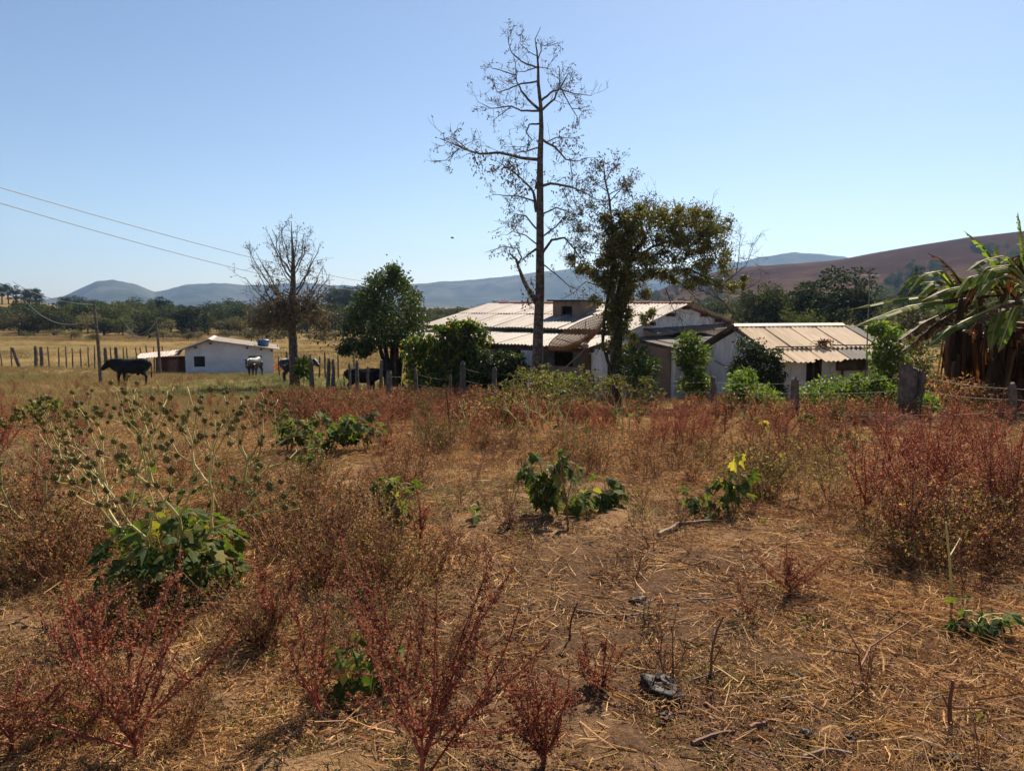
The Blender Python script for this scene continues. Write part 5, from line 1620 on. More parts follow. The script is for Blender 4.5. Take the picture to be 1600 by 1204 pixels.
    px, D = px[ok], D[ok]
    x = (px - 800) / F_PX * D; z = G(x, D); n = len(x)
    scatter("hillside_scrub", "dark scrub scattered on the flank of the brown hill", "scrub", np.stack([x, D, z - 1], -1), np.stack([np.zeros(n), np.zeros(n), rg.uniform(0, 6.28, n)], -1), rg.uniform(.7, 1.5, n), rg.integers(0, len(protos), n), col)
valley()

# ------------------------------------------------------------------ ground cover (stuff)
def cover():
    rg = np.random.default_rng(123)
    def straw_patch(n, L0, L1, rad, wid, mat, lift=.012, up=.12, mats=None):
        mb = MB()
        p = np.stack([rg.normal(0, rad, n), rg.normal(0, rad, n), rg.uniform(.0, lift, n)], -1)
        an = rg.uniform(0, 6.28, n)
        ax = np.stack([np.cos(an), np.sin(an), rg.normal(up * .3, up, n)], -1)
        L = rg.uniform(L0, L1, n)
        bend = rg.normal(size=(n, 3)) * (L * .22)[:, None] * np.array([1, 1, .25])
        mb.blades(p, ax, L, wid * rg.uniform(.6, 1.4, n), bend, rg=rg)
        return mb.mesh("straw", mat)
    def tuft(n, h0, h1, rad, wid, mat, spread=.5):
        mb = MB()
        p = np.stack([rg.normal(0, rad, n), rg.normal(0, rad, n), np.full(n, -.01)], -1)
        ax = np.stack([rg.normal(0, spread, n), rg.normal(0, spread, n), np.ones(n)], -1)
        L = rg.uniform(h0, h1, n)
        bend = np.stack([rg.normal(0, .4, n) * L, rg.normal(0, .4, n) * L, -rg.random(n) * .35 * L], -1)
        mb.blades(p, ax, L, wid * rg.uniform(.6, 1.3, n), bend, rg=rg)
        return mb.mesh("tuft", mat)
    def pts_in_view(n, d0, d1, lo=-80, hi=1680, power=1.0):
        # uniform over the ground area
        D = np.sqrt(d0 ** 2 + (d1 ** 2 - d0 ** 2) * rg.random(n) ** power)
        px = rg.uniform(lo, hi, n)
        x = (px - 800) / F_PX * (D + .25)
        return x, D
    # lying straw and broken stalks
    col = lib("straw_patch", [straw_patch(60, .03, .15, .16, .0035, M_straw) for _ in range(4)] + [straw_patch(40, .04, .2, .18, .0045, M_litter, .02) for _ in range(3)] + [straw_patch(26, .08, .24, .2, .006, M_litter, .02, .06), straw_patch(18, .08, .24, .2, .006, M_straw, .02, .06)])
    x, y = pts_in_view(17000, 1.9, 17, -250, 1850)
    dens = fbm(x * .5, y * .5, 77, 4)
    tramp = np.exp(-((x - .75) / 1.3) ** 2 - ((y - 3.7) / .95) ** 2)
    keep = rg.random(len(x)) < np.clip(.55 + dens * 1.9, .10, 1) * (1 - .62 * tramp)
    x, y = x[keep], y[keep]; n = len(x)
    green = fbm(x * .35, y * .35, 88, 3)
    scatter("straw_litter", "loose dry straw and broken stalks strewn over the ground", "straw", np.stack([x, y, G(x, y) + .012], -1), np.stack([rg.normal(0, .06, n), rg.normal(0, .06, n), rg.uniform(0, 6.28, n)], -1), rg.uniform(.7, 1.3, n), rg.integers(0, 9, n), col)
    # crumbs, clods and chopped litter
    def crumbs(n, s0, s1, mat, flat=.6):
        mb = MB()
        for _ in range(n):
            d = np.array([[1, 0, 0], [0, 1, 0], [-1, 0, 0], [0, -1, 0], [0, 0, 1], [0, 0, -.6]]) * rg.uniform(.6, 1.2, (6, 1)) * rg.uniform(s0, s1) * np.array([1, 1, flat])
            mb.add(d + np.array([rg.normal(0, .13), rg.normal(0, .13), .002]), [[0, 1, 4], [1, 2, 4], [2, 3, 4], [3, 0, 4], [1, 0, 5], [2, 1, 5], [3, 2, 5], [0, 3, 5]])
        return mb.mesh("crumbs", mat)
    M_clod = surf("dry_soil_clod", [(.3, (.09, .055, .036)), (.7, (.21, .13, .082))], scale=20, rough=1.0, spec=0.0)
    col = lib("crumb_patch", [crumbs(40, .003, .009, M_clod, .5) for _ in range(3)] + [crumbs(9, .007, .017, M_clod, .5) for _ in range(2)] + [straw_patch(90, .008, .035, .13, .005, M_litter, .01, .3) for _ in range(2)] + [straw_patch(90, .01, .04, .13, .004, M_straw, .01, .3) for _ in range(2)])
    x, y = pts_in_view(13000, 1.9, 11, -250, 1850)
    n = len(x); bare = fbm(x * .5, y * .5, 77, 4)
    bare = bare - .7 * np.exp(-((x - .75) / 1.3) ** 2 - ((y - 3.7) / .95) ** 2)
    idx = np.where(bare + rg.normal(0, .2, n) < -.05, rg.integers(0, 5, n), rg.integers(5, 9, n))
    scatter("crumbled_litter", "crumbled soil, chaff and leaf litter on the trampled ground", "litter", np.stack([x, y, G(x, y) + .01], -1), np.stack([np.zeros(n), np.zeros(n), rg.uniform(0, 6.28, n)], -1), rg.uniform(.7, 1.3, n), idx, col)
    # short standing stubble
    col = lib("stubble", [tuft(26, .025, .09, .05, .0028, M_straw, .7) for _ in range(3)] + [tuft(22, .02, .07, .05, .003, M_grass_green, .7) for _ in range(2)] + [tuft(22, .03, .08, .05, .003, M_litter, .8) for _ in range(2)])
    x, y = pts_in_view(42000, 1.9, 16, -250, 1850)
    dens = fbm(x * .6, y * .6, 97, 4)
    tramp = np.exp(-((x - .75) / 1.3) ** 2 - ((y - 3.7) / .95) ** 2)
    keep = rg.random(len(x)) < np.clip(.6 + dens * 1.3, .05, 1) * (1 - .72 * tramp)
    x, y = x[keep], y[keep]; n = len(x)
    gr = fbm(x * .45, y * .45, 88, 3) + rg.normal(0, .12, n)
    idx = np.where(gr > .16, rg.integers(3, 5, n), np.where(rg.random(n) < .3, rg.integers(5, 7, n), rg.integers(0, 3, n)))
    scatter("dry_stubble", "short dry stubble and sparse green grass covering the soil", "grass", np.stack([x, y, G(x, y) + .008], -1), np.stack([rg.normal(0, .15, n), rg.normal(0, .15, n), rg.uniform(0, 6.28, n)], -1), rg.uniform(.7, 1.4, n), idx, col)
    # taller dry pasture grass further out, mostly on the left
    col = lib("pasture_tuft", [tuft(36, .16, .42, .12, .007, M_grass_dry, .45) for _ in range(4)] + [tuft(30, .15, .36, .13, .008, M_grass_green, .5)])
    x, y = pts_in_view(36000, 6, 62, -60, 1660)
    px = 800 + x / y * F_PX
    left = np.clip((640 - px) / 200, 0, 1)
    dens = fbm(x * .12, y * .12, 107, 4)
    pr = (.18 + .6 * left) * np.clip(.7 + dens * 1.4, .1, 1)
    pr = pr * (.35 + .65 * np.clip((y - 8) / 8, 0, 1)); pr = np.where((px > 640) & (y < 24), np.maximum(pr, .30 * np.clip(.5 + 1.6 * dens, 0, 1)), pr)
    keep = rg.random(len(x)) < pr
    x, y = x[keep], y[keep]; n = len(x)
    idx = np.where(fbm(x * .09, y * .09, 117, 3) + rg.normal(0, .15, n) > .24, 4, rg.integers(0, 4, n))
    scatter("pasture_grass", "tall dry tan grass of the pasture around the cows and shed", "grass", np.stack([x, y, G(x, y) - .01], -1), np.stack([rg.normal(0, .08, n), rg.normal(0, .08, n), rg.uniform(0, 6.28, n)], -1), rg.uniform(.6, 1.2, n) * np.clip(.45 + y / 40, .5, 1), idx, col)
    # far pasture tussocks
    col = lib("far_tuft", [tuft(46, .25, .6, .5, .022, M_grass_dry, .5) for _ in range(3)])
    x, y = pts_in_view(9000, 60, 175, -80, 640)
    keep = rg.random(len(x)) < np.clip(.45 + fbm(x * .05, y * .05, 127, 3) * 1.3, .05, 1)
    x, y = x[keep], y[keep]; n = len(x)
    scatter("far_pasture_grass", "pale dry grass of the far pasture below the wood", "grass", np.stack([x, y, G(x, y) - .02], -1), np.stack([np.zeros(n), np.zeros(n), rg.uniform(0, 6.28, n)], -1), rg.uniform(.6, 1.2, n), rg.integers(0, 3, n), col)
cover()

# ------------------------------------------------------------------ weeds
def red_weed_meshes(rg, h, mains, spread, rad=.0048, cl=6, gap=.034):
    st = MB(); lp = []
    def clusters(pts, s0=.2, g=gap):
        pts = np.asarray(pts)
        seg = np.linalg.norm(np.diff(pts, axis=0), axis=1); tot = seg.sum(); cs = np.concatenate([[0], np.cumsum(seg)])
        for s in np.arange(tot * s0, tot, g):
            s = s + rg.normal(0, g * .25)
            q = np.array([np.interp(s, cs, pts[:, k]) for k in range(3)])
            lp.append(q)
    for k in range(mains):
        an = 6.28 * k / mains + rg.normal(0, .5); tl = rg.uniform(.15, 1) * spread
        L = h * rg.uniform(.65, 1.08)
        d0 = np.array([math.cos(an) * math.sin(tl * 1.25), math.sin(an) * math.sin(tl * 1.25), math.cos(tl * 1.25)])
        z0 = rg.uniform(.02, .22) * h
        n = 8; pts = [np.array([rg.normal(0, .006), rg.normal(0, .006), -.03]), np.array([0, 0, z0])]
        d = d0.copy()
        for i in range(n):
            d = d + np.array([0, 0, .07]) + rg.normal(size=3) * .07; d /= np.linalg.norm(d)
            pts.append(pts[-1] + d * (L - z0) / n)
        pts = np.array(pts)
        st.tube(pts, np.linspace(rad, rad * .35, len(pts)), 5, cap=False)
        clusters(pts[2:], .15)
        for j in range(int(rg.integers(4, 8))):
            i = int(rg.integers(2, len(pts) - 2))
            q = pts[i + 1] - pts[i]; q /= np.linalg.norm(q)
            q = q * .75 + rg.normal(size=3) * .55 + np.array([0, 0, .15]); q /= np.linalg.norm(q)
            l = h * rg.uniform(.12, .34)
            b = wobble(pts[i], pts[i] + q * l, 5, l * .05, rg)
            st.tube(b, np.linspace(rad * .55, rad * .25, 5), 4, cap=False)
            clusters(b, .15)
    lp = np.array(lp)
    sd = MB()
    p = np.repeat(lp, cl, 0); p = p + rg.normal(size=p.shape) * .0055
    sd.leaves(p, rg.normal(size=p.shape), rg.uniform(.008, .019, len(p)), rg.uniform(.005, .010, len(p)), .25, rg=rg)
    big = lp[rg.random(len(lp)) < .07]
    if len(big):
        sd.leaves(big, rg.normal(size=big.shape), rg.uniform(.02, .04, len(big)), rg.uniform(.01, .018, len(big)), .3, rg=rg)
    return st, sd

def brown_bush_meshes(rg, h, mains, spread, leaf=(.014, .034), nl=650, rad=.0042):
    st = MB(); lp = []
    for k in range(mains):
        an = 6.28 * k / mains + rg.normal(0, .4); tl = rg.uniform(.2, 1) * spread
        L = h * rg.uniform(.7, 1.15)
        d = np.array([math.cos(an) * math.sin(tl), math.sin(an) * math.sin(tl), math.cos(tl)])
        pts = wobble((rg.normal(0, .015), rg.normal(0, .015), -.03), d * L, 7, L * .03, rg, .04 * L)
        st.tube(pts, np.linspace(rad, rad * .35, 7), 4, cap=False)
        for j in range(6):
            i = int(rg.integers(1, 6)); q = (pts[i + 1 if i < 6 else i] - pts[i - 1]); q /= np.linalg.norm(q)
            q = q * .7 + rg.normal(size=3) * .6 + np.array([0, 0, .25]); q /= np.linalg.norm(q)
            l = h * rg.uniform(.2, .45)
            b = wobble(pts[i], pts[i] + q * l, 5, l * .06, rg)
            st.tube(b, np.linspace(rad * .5, rad * .25, 5), 3, cap=False)
            lp += list(b[1:])
            for m_ in range(4):
                i2 = int(rg.integers(1, 5)); q2 = q * .5 + rg.normal(size=3) * .6 + np.array([0, 0, .25]); q2 /= np.linalg.norm(q2)
                l2 = h * rg.uniform(.07, .18)
                b2 = wobble(b[i2], b[i2] + q2 * l2, 4, l2 * .06, rg)
                st.tube(b2, np.linspace(rad * .3, rad * .18, 4), 3, cap=False)
                lp += list(b2[1:])
    lp = np.array(lp); lp = lp[rg.choice(len(lp), nl)]
    lp = lp[lp[:, 2] > .03]
    sd = MB()
    p = lp + rg.normal(size=lp.shape) * .008
    sd.leaves(p, rg.normal(size=p.shape) + np.array([0, 0, -.4]), rg.uniform(*leaf, len(p)), rg.uniform(leaf[0] * .4, leaf[1] * .5, len(p)), .3, rg=rg)
    return st, sd

_rg = np.random.default_rng(200)
RED, BRN = [], []
def proto(name, label, cat, pairs, group):
    t = thing(name, label, cat, (0, 0, 0), group=group)
    for nm, me in pairs: mesh_obj(nm, me, t)
    return t
for k in range(6):
    st, sd = red_weed_meshes(_rg, _rg.uniform(.55, .8), int(_rg.integers(4, 8)), .75)
    RED.append((st.mesh("stems", M_red_stem), sd.mesh("seed_clusters", M_red_seed)))
for k in range(6):
    st, sd = brown_bush_meshes(_rg, _rg.uniform(.40, .60), int(_rg.integers(9, 13)), 1.15)
    BRN.append((st.mesh("stems", M_brown_twig if k % 2 else M_far_stem), sd.mesh("withered_leaves", M_brown_leaf if k < 3 else M_olive_weed)))
FARRED = []
for k in range(4):
    st, sd = red_weed_meshes(_rg, .7, 5, .6, rad=.007, cl=4, gap=.055)
    sd2 = MB()
    p = np.concatenate([v for v in sd.V]).reshape(-1, 4, 3)[:, 0]
    p = p[_rg.random(len(p)) < .6]
    sd2.leaves(p, _rg.normal(size=p.shape), _rg.uniform(.02, .05, len(p)), _rg.uniform(.012, .025, len(p)), .25, rg=_rg)
    mb = MB(); 
    for v, (f, m_) in zip(st.V, st.Fs): pass
    mb.V = list(st.V) + list(sd2.V); mb.n = st.n + sd2.n
    mb.Fs = [(f, 0) for f, _ in st.Fs] + [(f + st.n, 1) for f, _ in sd2.Fs]
    FARRED.append(mb.mesh("far_red_weed", [M_far_stem, M_red_seed]))

FARBRN = []
for k in range(3):
    st, sd = brown_bush_meshes(_rg, .6, 8, .8, (.03, .07), 260, .006)
    mb = MB(); mb.V = st.V + sd.V; mb.n = st.n + sd.n
    mb.Fs = [(f, 0) for f, _ in st.Fs] + [(f + st.n, 1) for f, _ in sd.Fs]
    FARBRN.append(mb.mesh("far_brown_weed", [M_far_stem, M_brown_leaf if k else M_curl]))
def put_weed(kind, pos, s, label, group, name, zs=1.0):
    pr = kind[int(_rg.integers(0, len(kind)))]
    t = thing(name, label, "weed", pos, rz=_rg.uniform(0, 6.28), group=group)
    t.rotation_euler = (_rg.normal(0, .17), _rg.normal(0, .17), _rg.uniform(0, 6.28))
    t.scale = (s, s, s * zs)
    nm = ("stems", "seed_clusters") if kind is RED else ("stems", "withered_leaves")
    for q, me in zip(nm, pr): mesh_obj(q, me, t)
    return t

def patch(kind, px, py, rx, ry, n, s0, s1, label, group, name):
    for _ in range(n):
        a = _rg.uniform(0, 6.28); r = math.sqrt(_rg.random())
        p = Gp(px + rx * r * math.cos(a), py + ry * r * math.sin(a))
        put_weed(kind, p, _rg.uniform(s0, s1), label, group, name, _rg.uniform(.85, 1.15))
RW, BW = "red_weed", "withered_bush"
LB = lambda w: "brown withered twiggy bush " + w
LR = lambda w: "red stemmed seeding weed " + w
patch(BRN, 590, 905, 110, 50, 12, .7, 1.05, LB("in the thicket left of centre, before the bare soil"), "withered thicket left of centre", BW)
patch(BRN, 440, 850, 75, 50, 9, .7, 1.0, LB("between the podded plant and the centre thicket"), "withered bushes beside the podded plant", BW)
patch(BRN, 60, 860, 100, 90, 14, .85, 1.3, LB("along the left picture edge"), "withered bushes at the left edge", BW)
patch(BRN, 250, 1010, 170, 35, 9, .5, .75, LB("in the dark growth below the big podded plant"), "withered bushes below the podded plant", BW)
patch(BRN, 200, 1120, 210, 60, 9, .4, .65, LB("low in the tangle at the lower left"), "low withered bushes at lower left", BW)
patch(BRN, 620, 1010, 180, 50, 7, .35, .6, LB("low in the straw between the big crimson weed and the thicket"), "low withered bushes behind the crimson weed", BW)
patch(BRN, 560, 770, 130, 30, 8, .6, .95, LB("in the open patch behind the centre thicket"), "withered bushes behind the centre thicket", BW)
patch(BRN, 720, 695, 80, 35, 12, .8, 1.1, LB("in the mid ground below the creeper on the porch"), "withered bushes below the porch creeper", BW)
patch(BRN, 1010, 725, 150, 40, 18, .65, 1.05, LB("in the broad patch below the vine covered tree"), "withered bushes below the vine tree", BW)
patch(BRN, 1250, 745, 120, 50, 15, .65, 1.1, LB("in the patch below the wide bright bush"), "withered bushes below the bright bush", BW)
patch(BRN, 1480, 850, 140, 45, 15, .75, 1.2, LB("in the thicket at the right picture edge"), "withered bushes at the right edge", BW)
patch(BRN, 330, 770, 80, 30, 6, .6, .9, LB("among the pale stems of the podded plants"), "withered bushes among the podded plants", BW)
patch(RED, 1480, 780, 150, 65, 24, .9, 1.4, LR("in the tall red stand at the right edge"), "red weeds of the right stand", RW)
patch(RED, 1400, 700, 180, 22, 16, .7, 1.05, LR("in front of the split stump and wire fence"), "red weeds before the split stump", RW)
patch(RED, 1030, 690, 130, 25, 18, .8, 1.1, LR("in the low red patch below the vine covered tree"), "red weeds below the vine tree", RW)
patch(RED, 60, 720, 80, 40, 10, .8, 1.2, LR("behind the podded plants at the left edge"), "red weeds behind the podded plants", RW)
patch(RED, 640, 690, 120, 25, 14, .7, 1.0, LR("in front of the dense red band near the fence"), "red weeds before the fence band", RW)
patch(RED, 1230, 690, 90, 20, 12, .7, 1.0, LR("below the bright bush beside the pointed post"), "red weeds below the pointed post", RW)

# the big ones close by, each by itself
def near_red(label, px, py, h, mains, spread, seed, lean=(0, 0), rad=.005, d=None):
    rg = np.random.default_rng(seed)
    st, sd = red_weed_meshes(rg, h, mains, spread, rad=rad, cl=9, gap=.026)
    p = Gp(px, py) if d is None else onx(px, d)
    t = thing(RW, label, "weed", p)
    t.rotation_euler = (lean[0], lean[1], 0)
    st.obj("stems", M_red_stem, t); sd.obj("seed_clusters", M_red_seed, t)
near_red("large crimson stemmed weed spreading up from the bottom edge, left of centre", 665, 1204, .92, 12, .85, 301, d=2.42)
near_red("crimson stemmed weed at lower left with low forking branches", 212, 1185, .74, 11, .9, 302, rad=.0055)
near_red("dense low red weed at the bottom edge just left of the dung", 850, 1196, .40, 12, .75, 303)
near_red("red weed in front of the leafy podded plant at lower left", 150, 1060, .52, 7, .7, 304)
near_red("slender red weed right of the leafy podded plant", 430, 1010, .46, 6, .7, 305)
near_red("thin upright red weed beside the small broad leaved plant in the centre", 655, 880, .50, 4, .35, 306)
near_red("small red weed at the far lower left corner", 20, 1180, .4, 7, .8, 307)
near_red("leggy red weed left of the small leafy plant at the bottom", 500, 1120, .55, 5, .6, 308, lean=(0, -.25))
near_red("low brownish red weed beside the lower dung lump", 940, 1090, .26, 7, .9, 309, rad=.0035)
near_red("low spreading red weed in the straw at right, below the tall stand", 1235, 935, .34, 9, 1.05, 310, rad=.004)
near_red("upright red weed in front of the right hand thicket", 1410, 880, .62, 8, .6, 311)
near_red("tall red weed at the right picture edge", 1560, 860, .8, 8, .6, 312)

# dense red band before the fence, and sprinkled red weeds in the pasture: uncountable
def red_band():
    rg = np.random.default_rng(210)
    N = 5200
    px = rg.uniform(380, 1660, N); D = rg.uniform(11.5, 30, N)
    # denser to the left of the tall tree
    pr = np.where(px < 840, np.clip((px - 395) / 40, 0, 1) * .7, np.where(D < 19, .20, .06))
    pr = pr * np.where((px < 840) & (D > 27), .3, 1) * np.clip((D - 11.5) / 3, .15, 1)
    pr = pr * np.clip(.75 + 1.1 * fbm(px * .02, D * .4, 7, 3), .1, 1)
    k = rg.random(N) < pr
    px, D = px[k], D[k]
    # keep the house interiors free
    x = (px - 800) / F_PX * D
    in_hut = (px > 1105) & (px < 1385) & (D > 24); in_house = (px > 900) & (px < 1170) & (D > 26); por = (px > 620) & (px < 930) & (D > 27.5)
    ok = ~(in_hut | in_house | por)
    px, D, x = px[ok], D[ok], x[ok]
    # thin reddish weeds over the left pasture
    px2 = rg.uniform(-60, 420, 180); D2 = rg.uniform(12, 45, 180)
    x2 = (px2 - 800) / F_PX * D2
    x = np.concatenate([x, x2]); D = np.concatenate([D, D2]); n = len(x)
    s = rg.uniform(.55, 1.05, n); s[-180:] *= .7
    scatter("red_weed_band", "dense band of rust red weeds growing along the fence", "weeds", np.stack([x, D, G(x, D)], -1), np.stack([rg.normal(0, .1, n), rg.normal(0, .1, n), rg.uniform(0, 6.28, n)], -1), s, np.where(rg.random(n) < .22, rg.integers(4, 7, n), rg.integers(0, 4, n)), lib("red_weed_far", FARRED + FARBRN))
red_band()

def twigs_and_seedlings():
    rg = np.random.default_rng(231)
    mes = []
    for k in range(4):
        st, sd = brown_bush_meshes(rg, .24, 5, 1.1, (.010, .022), 90, .0028)
        mb = MB(); mb.V = st.V + sd.V; mb.n = st.n + sd.n
        mb.Fs = [(f, 0) for f, _ in st.Fs] + [(f + st.n, 1) for f, _ in sd.Fs]
        mes.append(mb.mesh("twigs", [M_brown_twig, M_brown_leaf]))
    for k in range(2):
        mb = MB(); p = rg.normal(size=(26, 3)) * np.array([.05, .05, .02]) + np.array([0, 0, .03])
        mb.leaves(p, rg.normal(size=p.shape) + np.array([0, 0, .3]), .035, .018, .2, rg=rg); mes.append(mb.mesh("seedling", M_curl))
    N = 900
    D = np.sqrt(2.2 ** 2 + (13 ** 2 - 2.2 ** 2) * rg.random(N)); px = rg.uniform(-150, 1750, N)
    x = (px - 800) / F_PX * (D + .25)
    k = rg.random(N) < np.clip(.5 + 1.6 * fbm(x * .5, D * .5, 239, 3), .06, 1)
    x, D = x[k], D[k]; n = len(x)
    idx = np.where(rg.random(n) < .72, rg.integers(0, 4, n), rg.integers(4, 6, n))
    scatter("dry_twigs", "small dry twigs and seedlings dotted over the trampled ground", "twigs", np.stack([x, D, G(x, D) + .005], -1), np.stack([rg.normal(0, .3, n), rg.normal(0, .3, n), rg.uniform(0, 6.28, n)], -1), rg.uniform(.5, 1.3, n), idx, lib("twig_bit", mes))
twigs_and_seedlings()

# ------------------------------------------------------------------ broad leaves
def lobed_leaf(seed, size=1.0):
    """a drooping lobed leaf, stalk at the origin, blade along +x"""
    rg = np.random.default_rng(seed)
    an = np.radians([180, 150, 125, 100, 78, 55, 38, 20, 0])
    rad = np.array([.06, .30, .42, .33, .50, .36, .56, .45, .72])
    rad = rad * (1 + rg.normal(0, .07, 9))
    c = np.array([.28, 0])
    P = [(c[0] + r * math.cos(a), r * math.sin(a)) for a, r in zip(an, rad)]
    pts = P + [(x, -y * rg.uniform(.9, 1.1)) for x, y in P[-2:0:-1]]
    droop = rg.uniform(.45, 1.1); fold = rg.uniform(.1, .4)
    f3 = lambda x, y: (x * .95, y, -droop * (max(x, 0)) ** 2 * .55 + fold * abs(y) * .7 + .07 * math.sin(x * 7 + 5 * y + seed) + rg.normal(0, .03))
    V = [f3(*c)] + [f3(x, y) for x, y in pts] + [f3(.55, 0)]
    n = len(pts)
    F = []
    half = n // 2
    for i in range(n):
        F.append([0, 1 + i, 1 + (i + 1) % n])
    mb = MB(); mb.add(np.array(V[:-1]) * size, F)
    return mb
BROAD = [lobed_leaf(400 + k).mesh("leaf", M_broad) for k in range(6)]
YELL = [lobed_leaf(420 + k).mesh("leaf", M_yellow) for k in range(2)]

def add_leaf(parent, p, d, size, rg, meshes=None):
    meshes = meshes or BROAD
    o = mesh_obj("leaf", meshes[int(rg.integers(0, len(meshes)))], parent)
    d = np.asarray(d, float); d /= np.linalg.norm(d) + 1e-9
    yaw = math.atan2(d[1], d[0]); pit = -math.asin(max(-1, min(1, d[2])))
    o.location = tuple(float(q) for q in p)
    o.rotation_euler = (rg.normal(0, .35), pit + rg.normal(0, .25), yaw)
    s = size * rg.uniform(.65, 1.25)
    o.scale = (s, s, s)

def broad_plant(label, px, py, hpx, wpx, nl, size, seed, yellow=0.0, name="broad_leaved_plant"):
    rg = np.random.default_rng(seed)
    b = Gp(px, py)
    sc = b[1] / F_PX
    h = hpx * sc; w = wpx * sc / 2
    t = thing(name, label, "plant", b)
    mb = MB()
    ns = max(2, int(nl / 9))
    tips = []
    for k in range(ns):
        an = rg.uniform(0, 6.28); rr = w * math.sqrt(rg.random())
        top = np.array([rr * math.cos(an), rr * math.sin(an), h * rg.uniform(.5, 1.0)])
        ln = wobble((rg.normal(0, .015), rg.normal(0, .015), -.03), top, 6, .012, rg, .05 * h)
        mb.tube(ln, np.linspace(.007, .0035, 6), 5, cap=False)
        tips.append(ln)
    pet = []
    for k in range(nl):
        ln = tips[k % ns]; i = int(rg.integers(2, 6)); p = ln[i]
        an = rg.uniform(0, 6.28); d = np.array([math.cos(an), math.sin(an), rg.uniform(-.25, .5)])
        l = rg.uniform(.03, .09)
        q = p + d * l
        mb.tube([p, (p + q) / 2 + np.array([0, 0, .01]), q], [.0028, .0024, .002], 3, cap=False)
        pet.append((q, np.array([d[0], d[1], -.35])))
    mb.obj("stems", M_green_stem, t)
    for q, d in pet:
        add_leaf(t, q, d, size, rg, YELL if rg.random() < yellow else BROAD)
    return t
broad_plant("bushy dark green leafy plant at the left end of the mid ground row", 450, 708, 70, 80, 60, .14, 501)
broad_plant("bushy dark green leafy plant in the middle of the mid ground row", 515, 712, 66, 120, 84, .14, 502)
broad_plant("leafy green plant at the right end of the mid ground row", 572, 705, 74, 80, 56, .14, 503)
broad_plant("low leafy plant just in front of the mid ground row", 492, 738, 46, 55, 30, .12, 504)
broad_plant("compact leafy plant standing alone in the centre thicket", 618, 822, 78, 62, 46, .115, 505)
broad_plant("tall ragged leafy plant in the centre behind the dung", 852, 808, 118, 75, 76, .13, 506)
broad_plant("low leafy plant right of the tall ragged centre plant", 950, 795, 56, 60, 36, .115, 507)
broad_plant("leafy sprawl between the two centre plants", 900, 800, 34, 70, 24, .1, 508)
broad_plant("small leafy plant with drooping leaves right of centre", 1108, 812, 48, 64, 24, .12, 509)
broad_plant("leggy plant with yellowing top leaves right of centre", 1150, 802, 100, 80, 30, .12, 510, .35)
broad_plant("small plant with one big drooping leaf near the bottom", 563, 1075, 105, 85, 24, .12, 511, .08)
broad_plant("small dark leafy plant alone in the straw at lower right", 1538, 1008, 56, 78, 30, .09, 512)
broad_plant("leafy weed below the pointed post", 1275, 690, 45, 60, 16, .11, 513)
broad_plant("yellow leaved weed by the bright bush at the hut", 1190, 680, 42, 50, 14, .12, 514, .8)
broad_plant("small leafy weed in the withered patch right of centre", 1225, 752, 40, 45, 12, .1, 515)
broad_plant("few leaved green sprout in the right thicket", 1400, 800, 48, 55, 11, .09, 516)
broad_plant("green sprout near the top of the right red stand", 1540, 765, 36, 50, 9, .1, 517, .3)
broad_plant("small leafy clump in the right withered patch, beside a dark stump", 1330, 708, 40, 45, 12, .11, 518, .2)
broad_plant("limp drooping seedling in the bare straw at centre", 742, 818, 36, 36, 7, .08, 519)
broad_plant("green sprout low in the right edge thicket", 1590, 800, 60, 50, 12, .1, 520)
broad_plant("leafy weed in the grass before the red band", 1420, 742, 26, 40, 8, .1, 521, .3)

# ------------------------------------------------------------------ podded plants (pale forking stems, spiny pods)
def pod_mesh(seed):
    rg = np.random.default_rng(seed)
    mb = MB()
    prof = [(0, -.5), (.3, -.42), (.5, -.1), (.48, .2), (.28, .45), (0, .55)]
    mb.lathe(prof, 8)
    n = 34
    k = np.arange(n) + .5
    ph = np.arccos(1 - 2 * k / n); th = math.pi * (1 + 5 ** .5) * k
    d = np.stack([np.cos(th) * np.sin(ph), np.sin(th) * np.sin(ph), np.cos(ph)], -1)
    p = d * .43
    s = np.cross(d, rg.normal(size=d.shape)); s /= np.linalg.norm(s, axis=1, keepdims=True); q = np.cross(d, s)
    V = np.stack([p + s * .09, p - s * .05 + q * .08, p - s * .05 - q * .08, p + d * .38], 1).reshape(-1, 3)
    b = np.arange(n)[:, None] * 4
    mb.add(V, np.concatenate([b + [[0, 1, 3]], b + [[1, 2, 3]], b + [[2, 0, 3]]]))
    return mb.mesh("seed_pod", M_pod)
PODS = [pod_mesh(601), pod_mesh(602)]
CURL = []
for k in range(3):
    r_ = np.random.default_rng(610 + k)
    mb = MB(); p = r_.normal(size=(7, 3)) * .25
    mb.leaves(p, r_.normal(size=p.shape) + np.array([0, 0, -.6]), 1.0, .42, .3, rg=r_)
    CURL.append(mb.mesh("curled_leaf", M_curl))

